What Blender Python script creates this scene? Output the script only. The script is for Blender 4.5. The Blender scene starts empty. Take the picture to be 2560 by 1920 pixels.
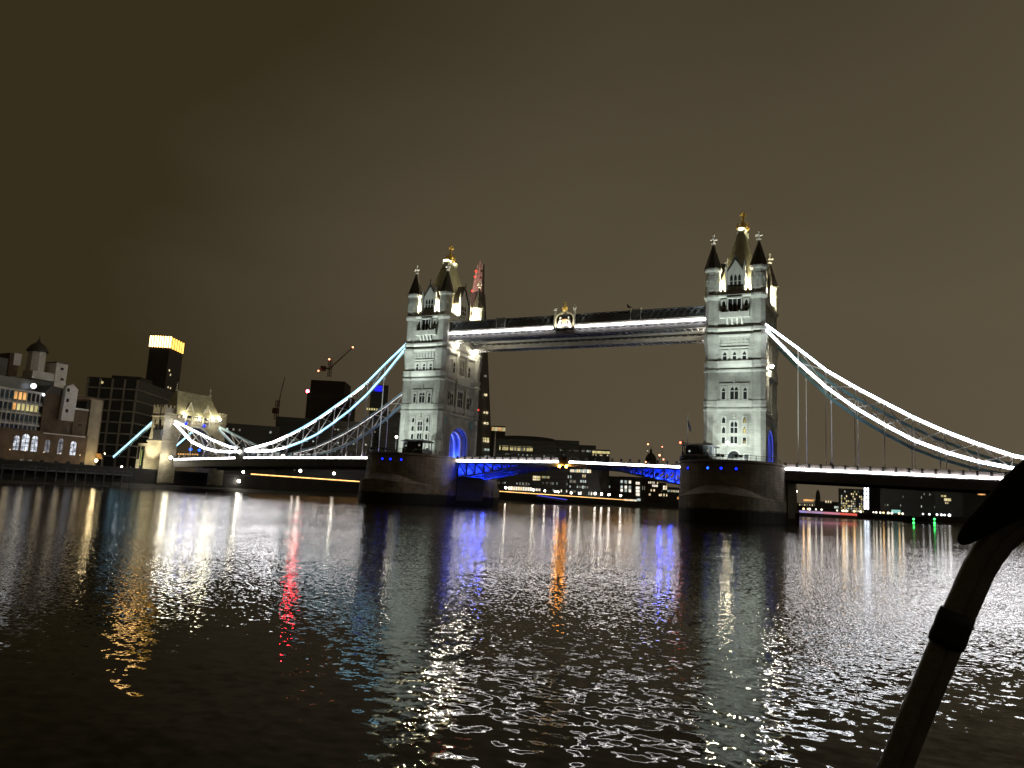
import bpy, math, random
from mathutils import Vector, Matrix
random.seed(7)
sc = bpy.context.scene
COL = sc.collection
R_ = math.radians

# ------------------------------------------------------------------ camera
CAM = Vector((71.411, -183.132, 2.375))
YAW, PITCH, ROLL, FPX = R_(26.321), R_(8.5415), R_(2.9255), 1910.7
F = Vector((-math.sin(YAW) * math.cos(PITCH), math.cos(YAW) * math.cos(PITCH), math.sin(PITCH)))
rt0 = Vector((math.cos(YAW), math.sin(YAW), 0)); up0 = rt0.cross(F)
RT = rt0 * math.cos(ROLL) + up0 * math.sin(ROLL)
UP = up0 * math.cos(ROLL) - rt0 * math.sin(ROLL)
cd = bpy.data.cameras.new('camera'); cam = bpy.data.objects.new('camera', cd); COL.objects.link(cam)
m3 = Matrix((RT, UP, -F)).transposed()
cam.matrix_world = Matrix.Translation(CAM) @ m3.to_4x4()
cd.sensor_width = 36; cd.lens = FPX / 2560 * 36; cd.clip_start = 0.1; cd.clip_end = 9000
sc.camera = cam
sc.view_settings.view_transform = 'Standard'; sc.view_settings.look = 'None'
sc.view_settings.exposure = 0; sc.view_settings.gamma = 1
sc.cycles.use_denoising = True
sc.cycles.max_bounces = 6; sc.cycles.caustics_reflective = False; sc.cycles.caustics_refractive = False
sc.cycles.sample_clamp_indirect = 6
sc.cycles.filter_width = 1.5

# ------------------------------------------------------------------ world: overcast night sky lit by the city
w = bpy.data.worlds.new("World"); sc.world = w; w.use_nodes = True
nt = w.node_tree; N = nt.nodes; L = nt.links
bg = N['Background']
tc = N.new('ShaderNodeTexCoord')
def math_node(op, a, b=None, tree=None):
    n = (tree or nt).nodes.new('ShaderNodeMath'); n.operation = op
    for i, x in enumerate((a, b)):
        if x is None: continue
        if isinstance(x, (int, float)): n.inputs[i].default_value = x
        else: (tree or nt).links.new(x, n.inputs[i])
    return n.outputs[0]
dotr = N.new('ShaderNodeVectorMath'); dotr.operation = 'DOT_PRODUCT'
L.new(tc.outputs['Generated'], dotr.inputs[0]); dotr.inputs[1].default_value = (0.93, 0.34, 0.16)
nz = N.new('ShaderNodeTexNoise'); nz.inputs['Scale'].default_value = 2.6; nz.inputs['Detail'].default_value = 3; nz.inputs['Roughness'].default_value = .45
mp = N.new('ShaderNodeMapping'); mp.inputs['Scale'].default_value = (1, 1, 2.6)
L.new(tc.outputs['Generated'], mp.inputs[0]); L.new(mp.outputs[0], nz.inputs['Vector'])
fac = math_node('ADD', math_node('MULTIPLY', math_node('ADD', dotr.outputs['Value'], 0.50), 0.98),
                math_node('MULTIPLY', math_node('SUBTRACT', nz.outputs[0], 0.5), 0.36))
glow = N.new('ShaderNodeVectorMath'); glow.operation = 'DOT_PRODUCT'
L.new(tc.outputs['Generated'], glow.inputs[0]); glow.inputs[1].default_value = (-0.434, 0.820, 0.372)   # cloud lit from below over the bridge
fac = math_node('ADD', fac, math_node('MULTIPLY', math_node('POWER', math_node('MAXIMUM', glow.outputs['Value'], 0.0), 14.0), 0.36))
sepz = N.new('ShaderNodeSeparateXYZ'); L.new(tc.outputs['Generated'], sepz.inputs[0])
hi = N.new('ShaderNodeMapRange'); L.new(sepz.outputs[2], hi.inputs[0])
hi.inputs[1].default_value = .25; hi.inputs[2].default_value = .62; hi.inputs[3].default_value = 0; hi.inputs[4].default_value = .55; hi.clamp = True
fac = math_node('SUBTRACT', fac, hi.outputs[0])
cr = N.new('ShaderNodeValToRGB'); L.new(fac, cr.inputs[0])
e = cr.color_ramp.elements
e[0].position = 0.0; e[0].color = (0.034, 0.0255, 0.0115, 1)
e[1].position = 1.0; e[1].color = (0.094, 0.076, 0.045, 1)
x = e.new(0.5); x.color = (0.068, 0.053, 0.032, 1)
sep = N.new('ShaderNodeSeparateXYZ'); L.new(tc.outputs['Generated'], sep.inputs[0])
hz = math_node('POWER', math_node('SUBTRACT', 1.0, math_node('ABSOLUTE', sep.outputs[2])), 9.0)
mx = N.new('ShaderNodeMix'); mx.data_type = 'RGBA'; mx.blend_type = 'ADD'
L.new(math_node('MULTIPLY', hz, fac), mx.inputs[0]); L.new(cr.outputs[0], mx.inputs[6]); mx.inputs[7].default_value = (0.026, 0.018, 0.018, 1)
L.new(mx.outputs[2], bg.inputs[0]); bg.inputs[1].default_value = 1.04

# ------------------------------------------------------------------ helpers
def ray(u, v): return F + RT * ((u - 1280) / FPX) - UP * ((v - 960) / FPX)
def hitX(u, v, X): d = ray(u, v); return CAM + d * ((X - CAM.x) / d.x)
def hitY(u, v, Y): d = ray(u, v); return CAM + d * ((Y - CAM.y) / d.y)
def hitD(u, v, D): d = ray(u, v); return CAM + d * (D / math.hypot(d.x, d.y))
def hitP(u, v, C, n): d = ray(u, v); return CAM + d * ((C - CAM).dot(n) / d.dot(n))

def tree(name):
    m = bpy.data.materials.new(name); m.use_nodes = True
    return m, m.node_tree, m.node_tree.nodes['Principled BSDF']
def mat(name, col, rough=.7, metal=0., var=.25, scale=.6, bump=0.):
    m, t, b = tree(name)
    geo = t.nodes.new('ShaderNodeNewGeometry')
    n = t.nodes.new('ShaderNodeTexNoise'); n.inputs['Scale'].default_value = scale; n.inputs['Detail'].default_value = 5
    t.links.new(geo.outputs['Position'], n.inputs['Vector'])
    r = t.nodes.new('ShaderNodeValToRGB'); t.links.new(n.outputs[0], r.inputs[0])
    r.color_ramp.elements[0].position = .3; r.color_ramp.elements[1].position = .7
    r.color_ramp.elements[0].color = tuple(c * (1 - var) for c in col) + (1,)
    r.color_ramp.elements[1].color = tuple(min(1, c * (1 + var)) for c in col) + (1,)
    t.links.new(r.outputs[0], b.inputs['Base Color'])
    b.inputs['Roughness'].default_value = rough; b.inputs['Metallic'].default_value = metal
    if bump:
        bp = t.nodes.new('ShaderNodeBump'); bp.inputs['Distance'].default_value = bump
        n2 = t.nodes.new('ShaderNodeTexNoise'); n2.inputs['Scale'].default_value = scale * 6; n2.inputs['Detail'].default_value = 4
        t.links.new(geo.outputs['Position'], n2.inputs['Vector'])
        t.links.new(n2.outputs[0], bp.inputs['Height']); t.links.new(bp.outputs[0], b.inputs['Normal'])
    return m
def stone(name, c1, c2, mortar, bw=1.1, bh=.45, var=.35, stain=None):
    m, t, b = tree(name)
    geo = t.nodes.new('ShaderNodeNewGeometry'); s = t.nodes.new('ShaderNodeSeparateXYZ'); t.links.new(geo.outputs['Position'], s.inputs[0])
    xy = math_node('ADD', s.outputs[0], s.outputs[1], t)
    cb = t.nodes.new('ShaderNodeCombineXYZ'); t.links.new(xy, cb.inputs[0]); t.links.new(s.outputs[2], cb.inputs[1])
    br = t.nodes.new('ShaderNodeTexBrick'); t.links.new(cb.outputs[0], br.inputs['Vector'])
    br.inputs['Scale'].default_value = 1; br.inputs['Brick Width'].default_value = bw; br.inputs['Row Height'].default_value = bh
    br.inputs['Mortar Size'].default_value = .03; br.inputs['Color1'].default_value = c1 + (1,); br.inputs['Color2'].default_value = c2 + (1,)
    br.inputs['Mortar'].default_value = mortar + (1,)
    n = t.nodes.new('ShaderNodeTexNoise'); n.inputs['Scale'].default_value = .35; n.inputs['Detail'].default_value = 6
    t.links.new(geo.outputs['Position'], n.inputs['Vector'])
    mr = t.nodes.new('ShaderNodeMapRange'); t.links.new(n.outputs[0], mr.inputs[0])
    mr.inputs[1].default_value = .3; mr.inputs[2].default_value = .7; mr.inputs[3].default_value = 1 - var; mr.inputs[4].default_value = 1 + var * .6
    mm = t.nodes.new('ShaderNodeMix'); mm.data_type = 'RGBA'; mm.blend_type = 'MULTIPLY'; mm.inputs[0].default_value = 1
    t.links.new(br.outputs[0], mm.inputs[6]); t.links.new(mr.outputs[0], mm.inputs[7])
    out = mm.outputs[2]
    if stain:   # tide mark: weed grows on the stone up to a wavy height above the water
        zz, col = stain
        n3 = t.nodes.new('ShaderNodeTexNoise'); n3.inputs['Scale'].default_value = .5; n3.inputs['Detail'].default_value = 4
        t.links.new(geo.outputs['Position'], n3.inputs['Vector'])
        h = math_node('ADD', s.outputs[2], math_node('MULTIPLY', n3.outputs[0], .9, t), t)
        mr2 = t.nodes.new('ShaderNodeMapRange'); t.links.new(h, mr2.inputs[0])
        mr2.inputs[1].default_value = zz + .25; mr2.inputs[2].default_value = zz + .75
        m4 = t.nodes.new('ShaderNodeMix'); m4.data_type = 'RGBA'; t.links.new(mr2.outputs[0], m4.inputs[0])
        m4.inputs[6].default_value = col + (1,); t.links.new(out, m4.inputs[7]); out = m4.outputs[2]
    t.links.new(out, b.inputs['Base Color']); b.inputs['Roughness'].default_value = .85
    bp = t.nodes.new('ShaderNodeBump'); bp.inputs['Distance'].default_value = .05; bp.inputs['Strength'].default_value = .6
    n2 = t.nodes.new('ShaderNodeTexNoise'); n2.inputs['Scale'].default_value = 2.2; n2.inputs['Detail'].default_value = 4
    t.links.new(geo.outputs['Position'], n2.inputs['Vector'])
    hh = math_node('ADD', n2.outputs[0], math_node('MULTIPLY', br.outputs['Fac'], -.7, t), t)
    t.links.new(hh, bp.inputs['Height']); t.links.new(bp.outputs[0], b.inputs['Normal'])
    return m
def emit(name, col, k, var=0., scale=2.):
    m = bpy.data.materials.new(name)
    if not name.startswith('led_'): m.cycles.emission_sampling = 'NONE'
    m.use_nodes = True; t = m.node_tree; t.nodes.clear()
    o = t.nodes.new('ShaderNodeOutputMaterial'); em = t.nodes.new('ShaderNodeEmission')
    em.inputs[0].default_value = tuple(col) + (1,); em.inputs[1].default_value = k
    if var:
        geo = t.nodes.new('ShaderNodeNewGeometry'); n = t.nodes.new('ShaderNodeTexNoise'); n.inputs['Scale'].default_value = scale
        t.links.new(geo.outputs['Position'], n.inputs['Vector'])
        mr = t.nodes.new('ShaderNodeMapRange'); t.links.new(n.outputs[0], mr.inputs[0])
        mr.inputs[1].default_value = .3; mr.inputs[2].default_value = .7; mr.inputs[3].default_value = k * (1 - var); mr.inputs[4].default_value = k * (1 + var)
        t.links.new(mr.outputs[0], em.inputs[1])
    t.links.new(em.outputs[0], o.inputs[0]); return m

class MB:
    def __init__(s): s.v = []; s.f = []; s.M = Matrix.Identity(4)
    def add(s, vs, fs):
        k = len(s.v); s.v += [tuple(s.M @ Vector(p)) for p in vs]; s.f += [tuple(i + k for i in f) for f in fs]
    def box(s, x0, x1, y0, y1, z0, z1):
        s.add([(x0,y0,z0),(x1,y0,z0),(x1,y1,z0),(x0,y1,z0),(x0,y0,z1),(x1,y0,z1),(x1,y1,z1),(x0,y1,z1)],
              [(3,2,1,0),(4,5,6,7),(0,1,5,4),(1,2,6,5),(2,3,7,6),(3,0,4,7)])
    def loft(s, rings, cap0=True, cap1=True):
        n = len(rings[0]); vs = [p for r in rings for p in r]; fs = []
        for k in range(len(rings) - 1):
            for i in range(n):
                j = (i + 1) % n; fs.append((k*n+i, k*n+j, (k+1)*n+j, (k+1)*n+i))
        if cap0: fs.append(tuple(range(n))[::-1])
        if cap1: fs.append(tuple((len(rings)-1)*n + i for i in range(n)))
        s.add(vs, fs)
    def prism(s, poly, z0, z1): s.loft([[(x, y, z0) for x, y in poly], [(x, y, z1) for x, y in poly]])
    def lathe(s, cx, cy, prof, n=12, ph=0.):
        s.loft([[(cx + r*math.cos(2*math.pi*i/n+ph), cy + r*math.sin(2*math.pi*i/n+ph), z) for i in range(n)] for r, z in prof])
    def oct(s, cx, cy, prof):   # flat faces along the axes; radius given as the apothem
        s.lathe(cx, cy, [(r/math.cos(math.pi/8), z) for r, z in prof], 8, math.pi/8)
    def bar(s, a, b, w, h=None):
        a = Vector(a); b = Vector(b); h = h or w; d = (b - a).normalized()
        sd = d.cross(Vector((0,0,1)));
        if sd.length < 1e-4: sd = Vector((1,0,0))
        sd.normalize(); u = sd.cross(d)
        r = [[tuple(p + sd*w/2*i + u*h/2*j) for i, j in ((-1,-1),(1,-1),(1,1),(-1,1))] for p in (a, b)]
        s.loft(r)
    def tube(s, pts, rad, n=8):
        pts = [Vector(p) for p in pts]; rings = []
        for k, p in enumerate(pts):
            d = (pts[min(k+1, len(pts)-1)] - pts[max(k-1, 0)]).normalized()
            sd = d.cross(Vector((0,0,1)))
            if sd.length < 1e-3: sd = d.cross(Vector((0,1,0)))
            sd.normalize(); u = sd.cross(d); r = rad[k] if isinstance(rad, (list, tuple)) else rad
            rings.append([tuple(p + sd*r*math.cos(2*math.pi*i/n) + u*r*math.sin(2*math.pi*i/n)) for i in range(n)])
        s.loft(rings)
    def sphere(s, c, r, n=10):
        prof = [(max(r*math.sin(math.pi*k/n), r*.02), c[2] - r*math.cos(math.pi*k/n)) for k in range(n+1)]
        s.lathe(c[0], c[1], prof, n+2)
    def build(s, name, m, parent=None, smooth=False):
        me = bpy.data.meshes.new(name); me.from_pydata(s.v, [], s.f); me.update()
        me.materials.append(m)
        if smooth:
            for p in me.polygons: p.use_smooth = True
        o = bpy.data.objects.new(name, me); COL.objects.link(o)
        if parent is not None: o.parent = parent; o.matrix_parent_inverse = parent_world(parent).inverted()
        return o
def parent_world(p):
    M = Matrix.Identity(4)
    while p is not None:
        M = (p.matrix_parent_inverse @ p.matrix_basis if p.parent else p.matrix_basis) @ M; p = p.parent
    return M
def tag(o, label, cat, group=None, kind=None):
    if label: o['label'] = label
    if cat: o['category'] = cat
    if group: o['group'] = group
    if kind: o['kind'] = kind
    return o
def thing(name, label, cat, loc=(0,0,0), group=None):
    o = bpy.data.objects.new(name, None); COL.objects.link(o); o.location = loc; o.empty_display_size = .5
    return tag(o, label, cat, group)
def kids(o): return [c for c in o.children]
def copy_tree(o, parent=None):
    c = o.copy(); COL.objects.link(c)
    if parent is not None:
        mi = o.matrix_parent_inverse.copy(); c.parent = parent; c.matrix_parent_inverse = mi
    for ch in kids(o): copy_tree(ch, c)
    return c
def copy_at(o, delta):
    c = copy_tree(o); c.location = o.location + Vector(delta); return c
def lamp(name, loc, power, col, rad=.15, spot=None, aim=None, blend=.6, parent=None):
    d = bpy.data.lights.new(name, 'SPOT' if spot else 'POINT'); d.energy = power; d.color = col; d.shadow_soft_size = rad
    if spot: d.spot_size = R_(spot); d.spot_blend = blend
    o = bpy.data.objects.new(name, d); COL.objects.link(o); o.location = loc
    if aim is not None: o.rotation_euler = (Vector(aim) - Vector(loc)).to_track_quat('-Z', 'Y').to_euler()
    if parent is not None: o.parent = parent; o.matrix_parent_inverse = parent_world(parent).inverted()
    return o

# ------------------------------------------------------------------ materials
M_stone = stone('granite_blocks', (.40,.41,.37), (.345,.355,.32), (.31,.315,.285), .85, .36, .3)
M_trim = mat('portland_stone', (.44,.45,.41), .8, 0, .12, .8)
M_pier = stone('pier_granite', (.25,.215,.16), (.185,.16,.12), (.13,.115,.095), 1.6, .62, .4, (2.45, (.012,.013,.009)))
M_abut = stone('abutment_stone', (.40,.36,.27), (.32,.29,.22), (.2,.18,.14), 1.2, .5, .3, (1.9, (.05,.05,.035)))
M_slate = mat('dark_slate', (.055,.05,.045), .6, 0, .3, 2.)
M_roof = mat('lead_roof', (.30,.29,.19), .6, 0, .2, 1.2)
M_gold = mat('gilding', (.95,.66,.17), .45, .1, .1, 2.)
M_pane = mat('window_glass_dark', (.02,.022,.024), .12, 0, .1)
M_teal = mat('teal_paint', (.16,.33,.38), .45, 0, .1)
M_sky = mat('pale_blue_paint', (.42,.62,.72), .45, 0, .08)
M_white = mat('white_paint', (.78,.77,.74), .5, 0, .06)
M_panel = mat('parapet_paint', (.30,.28,.27), .6, 0, .15)
M_soffit = mat('soffit_paint', (.27,.27,.28), .6, 0, .15)
M_girder = mat('girder_paint', (.09,.09,.095), .6, 0, .2)
M_dark = mat('dark_painted_iron', (.035,.037,.04), .5, 0, .2)
M_grey = mat('grey_iron', (.22,.23,.24), .55, 0, .15)
M_asph = mat('asphalt', (.05,.05,.05), .9, 0, .2)
M_blueiron = mat('blue_painted_iron', (.20,.30,.55), .5, 0, .1)
M_mud = mat('river_mud', (.035,.032,.024), .8, 0, .35, .3)
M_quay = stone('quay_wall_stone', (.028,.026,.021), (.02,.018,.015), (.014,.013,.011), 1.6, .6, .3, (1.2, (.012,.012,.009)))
M_bdark = mat('dark_cladding', (.05,.05,.048), .5, 0, .3, .1)
M_bglass = mat('dark_glass_facade', (.035,.04,.042), .25, 0, .3, .05)
M_brick = stone('warehouse_brick', (.17,.105,.06), (.12,.075,.045), (.10,.085,.065), .5, .17, .4)
M_bwhite = mat('white_boarding', (.62,.60,.58), .7, 0, .12, 1.5)
M_conc = mat('tan_concrete', (.33,.28,.2), .85, 0, .2, .6)
M_led = emit('led_white', (1,.94,.93), 22, .12, .8)
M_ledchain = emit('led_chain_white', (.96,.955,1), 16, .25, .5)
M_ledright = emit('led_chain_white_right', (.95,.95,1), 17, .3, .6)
M_ledwash = emit('led_washed_paint', (.19,.39,.50), 4.8, .25, .5)  # glow on the chord face stands in for blue paint washed by LEDs
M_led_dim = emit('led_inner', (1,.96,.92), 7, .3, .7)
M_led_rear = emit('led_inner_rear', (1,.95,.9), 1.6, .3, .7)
M_globe = emit('lamp_globe', (1,.93,.78), 40)
M_warm = emit('lamp_warm', (1,.72,.32), 30)
M_white_l = emit('lamp_white', (1,.96,.86), 34)
M_walllamp = emit('lamp_wall', (1,.95,.84), 170)
M_far = emit('lamp_far', (1,.9,.7), 4)
M_farw = emit('lamp_far_warm', (1,.62,.25), 5)
M_soft = emit('lamp_soft', (1,.95,.84), 7)
M_amber = emit('lamp_amber', (1,.34,.03), 80)
M_red = emit('lamp_red', (1,.06,.03), 25)
M_redhot = emit('lamp_red_bright', (1,.02,.035), 260)
M_green = emit('lamp_green', (.06,1,.16), 5)
M_blue = emit('lamp_blue', (.004,.014,1), 5)
M_cyan = emit('lamp_azure', (.015,.09,1), 5)
M_orange_line = emit('led_amber_line', (1,.52,.16), 2.6, .3, .7)
M_w1 = emit('window_warm', (1,.82,.48), .85, .6, .35)
M_w2 = emit('window_cool', (.82,.95,.86), .5, .6, .35)
M_w3 = emit('window_yellow', (1,.86,.38), .6, .5, .35)
M_w4 = emit('window_dim', (.5,.47,.36), .30, .6, .3)
M_w5 = emit('window_bright', (1,.9,.72), 1.1, .4, .3)
M_w6 = emit('window_orange', (1,.5,.16), .9, .4, .5)

# ------------------------------------------------------------------ water
def water_mat():
    m, t, b = tree('river_water')
    b.inputs['Base Color'].default_value = (.0012,.0012,.0009,1); b.inputs['Roughness'].default_value = .03; b.inputs['IOR'].default_value = 1.26; b.inputs['Specular IOR Level'].default_value = .4
    geo = t.nodes.new('ShaderNodeNewGeometry')
    acc = None
    # calm by the landing stage, ruffled by the breeze farther out on the open river
    dist = t.nodes.new('ShaderNodeVectorMath'); dist.operation = 'DISTANCE'; t.links.new(geo.outputs['Position'], dist.inputs[0]); dist.inputs[1].default_value = (71, -184, 0)
    def fetch(a, b_, va, vb):
        r = t.nodes.new('ShaderNodeMapRange'); r.interpolation_type = 'SMOOTHSTEP'; t.links.new(dist.outputs['Value'], r.inputs[0])
        r.inputs[1].default_value = a; r.inputs[2].default_value = b_; r.inputs[3].default_value = va; r.inputs[4].default_value = vb; return r.outputs[0]
    for sc_, amp, det, sx in ((.6, .022, 1, 1.), (4.4, fetch(8, 22, .155, .06), .8, 1.25), (12.0, fetch(8, 22, .055, .28), 1.5, 1.0)):
        mpn = t.nodes.new('ShaderNodeMapping'); mpn.inputs['Scale'].default_value = (1/sx, sx, 1); mpn.inputs['Rotation'].default_value = (0, 0, .35)
        n = t.nodes.new('ShaderNodeTexNoise'); n.inputs['Scale'].default_value = sc_; n.inputs['Detail'].default_value = det; n.inputs['Roughness'].default_value = .5
        t.links.new(geo.outputs['Position'], mpn.inputs[0]); t.links.new(mpn.outputs[0], n.inputs['Vector'])
        vs = t.nodes.new('ShaderNodeVectorMath'); vs.operation = 'SUBTRACT'; t.links.new(n.outputs['Color'], vs.inputs[0]); vs.inputs[1].default_value = (.5,.5,.5)
        sca = t.nodes.new('ShaderNodeVectorMath'); sca.operation = 'SCALE'; t.links.new(vs.outputs[0], sca.inputs[0]); _a = t.links.new(amp, sca.inputs['Scale']) if not isinstance(amp, float) else setattr(sca.inputs['Scale'], 'default_value', amp)
        if acc is None: acc = sca.outputs[0]
        else:
            a = t.nodes.new('ShaderNodeVectorMath'); a.operation = 'ADD'; t.links.new(acc, a.inputs[0]); t.links.new(sca.outputs[0], a.inputs[1]); acc = a.outputs[0]
    big = t.nodes.new('ShaderNodeTexNoise'); big.inputs['Scale'].default_value = .06; big.inputs['Detail'].default_value = 3
    t.links.new(geo.outputs['Position'], big.inputs['Vector'])
    mr = t.nodes.new('ShaderNodeMapRange'); t.links.new(big.outputs[0], mr.inputs[0]); mr.inputs[1].default_value = .3; mr.inputs[2].default_value = .7; mr.inputs[3].default_value = .7; mr.inputs[4].default_value = 1.3
    s2 = t.nodes.new('ShaderNodeVectorMath'); s2.operation = 'SCALE'; t.links.new(acc, s2.inputs[0]); t.links.new(mr.outputs[0], s2.inputs['Scale'])
    ml = t.nodes.new('ShaderNodeVectorMath'); ml.operation = 'MULTIPLY'; t.links.new(s2.outputs[0], ml.inputs[0]); ml.inputs[1].default_value = (1,1,0)
    ad = t.nodes.new('ShaderNodeVectorMath'); ad.operation = 'ADD'; t.links.new(ml.outputs[0], ad.inputs[0]); ad.inputs[1].default_value = (0,0,1)
    nr = t.nodes.new('ShaderNodeVectorMath'); nr.operation = 'NORMALIZE'; t.links.new(ad.outputs[0], nr.inputs[0])
    t.links.new(nr.outputs[0], b.inputs['Normal'])
    return m
b = MB(); b.add([(-900,-900,0),(900,-900,0),(900,1500,0),(-900,1500,0)], [(0,1,2,3)])
tag(b.build('river', water_mat()), None, None, None, 'structure')

# banks: the near south bank, then upstream round to the north bank
SB = [(-137,-400),(-137,700),(0,790),(92,610),(134,430),(134,-60)]
QZ = 5.0
b = MB()
poly = SB + [(2500,-60),(2500,4500),(-3500,4500),(-3500,-400)]
b.prism(poly, -2, QZ); tag(b.build('ground', M_asph), None, None, None, 'structure')
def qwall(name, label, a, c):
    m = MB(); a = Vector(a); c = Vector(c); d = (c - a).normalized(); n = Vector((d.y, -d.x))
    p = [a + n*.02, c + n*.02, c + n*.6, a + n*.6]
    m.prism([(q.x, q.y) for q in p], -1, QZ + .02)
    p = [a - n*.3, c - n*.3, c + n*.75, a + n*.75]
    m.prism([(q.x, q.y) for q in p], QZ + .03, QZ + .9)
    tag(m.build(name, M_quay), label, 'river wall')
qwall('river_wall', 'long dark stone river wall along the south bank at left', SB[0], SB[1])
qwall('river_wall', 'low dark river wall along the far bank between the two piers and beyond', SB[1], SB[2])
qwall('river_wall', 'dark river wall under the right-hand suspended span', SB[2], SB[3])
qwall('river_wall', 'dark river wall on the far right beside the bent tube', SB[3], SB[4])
m = MB()  # foreshore
for (a, c) in ((SB[0], SB[1]), (SB[1], SB[2]), (SB[2], SB[3]), (SB[3], SB[4])):
    a = Vector(a); c = Vector(c); d = (c-a).normalized(); n = Vector((d.y, -d.x)); k = 40; vs = []
    for i in range(k+1):
        q = a.lerp(c, i/k); o = 5 + 3*math.sin(i*1.7) + 2*random.random()
        vs += [(q.x+n.x*.6, q.y+n.y*.6, 1.1 + .3*random.random()), (q.x+n.x*o, q.y+n.y*o, -.05)]
    m.add(vs, [(2*i, 2*i+2, 2*i+3, 2*i+1) for i in range(k)])
tag(m.build('foreshore', M_mud), None, None, None, 'structure')

# ------------------------------------------------------------------ bridge tower (built round its own centre, z in metres above the water)
XT = 41.15
TB = 12.45
def face_M(side):   # local frame: s along the face, out = distance in front of the wall, z up
    if side == 'E': return Matrix(((1,0,0,0),(0,-1,0,-9.9),(0,0,1,0),(0,0,0,1)))
    if side == 'W': return Matrix(((-1,0,0,0),(0,1,0,9.9),(0,0,1,0),(0,0,0,1)))
    if side == 'N': return Matrix(((0,1,0,5.9),(1,0,0,0),(0,0,1,0),(0,0,0,1)))
    return Matrix(((0,-1,0,-5.9),(-1,0,0,0),(0,0,1,0),(0,0,0,1)))
def gwin(root, side, s, z0, z1, w, lights=1, transom=None, fr=.24, pane=None, out=.22, point=True):
    f = MB(); f.M = face_M(side); h = w/2
    f.box(s-h-fr, s-h, 0, out, z0-.05, z1+fr); f.box(s+h, s+h+fr, 0, out, z0-.05, z1+fr)
    f.box(s-h, s+h, 0, out, z1, z1+fr); f.box(s-h-fr-.08, s+h+fr+.08, 0, out+.12, z0-.3, z0-.05)
    lw = w/lights
    for k in range(lights):
        a = s-h+k*lw; c = a+lw
        if k: f.box(a-.08, a+.08, 0, out-.03, z0-.05, z1)
        if point:
            q = lw*.75
            for (x0, x1) in ((a, a+lw*.5), (c, c-lw*.5)):
                f.add([(x0,0,z1-q),(x0,0,z1),(x1,0,z1),(x0,out-.02,z1-q),(x0,out-.02,z1),(x1,out-.02,z1)], [(0,1,2),(3,5,4),(0,2,5,3)])
    if transom:
        f.box(s-h, s+h, 0, out-.04, transom-.09, transom+.09)
    o = f.build('window', M_trim, root)
    g = MB(); g.M = face_M(side); g.box(s-h, s+h, .0, .03, z0-.05, z1); g.build('pane', pane or M_pane, o)
    return o
PROF = [(1.65,TB-.6),(1.62,24.1),(1.80,24.35),(1.80,24.75),(1.60,24.95),(1.60,25.15),(1.74,25.5),(1.74,26.45),(1.52,26.6),(1.52,32.9),(1.85,33.15),(1.85,33.5),(1.56,33.75),
        (1.66,34.1),(1.78,34.5),(1.78,35.45),(1.45,35.6),(1.45,37.2),(1.7,39.6),(1.95,41.0),(1.95,41.55),(1.6,41.75),(1.6,42.3),(1.82,42.6),(1.82,43.2),(1.5,43.4),(1.5,49.6),(1.95,50.35),(1.95,50.8),
        (1.62,50.95),(1.62,55.5),(1.55,55.6),(1.55,56.4),(1.78,56.8),(1.78,57.25)]
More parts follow.
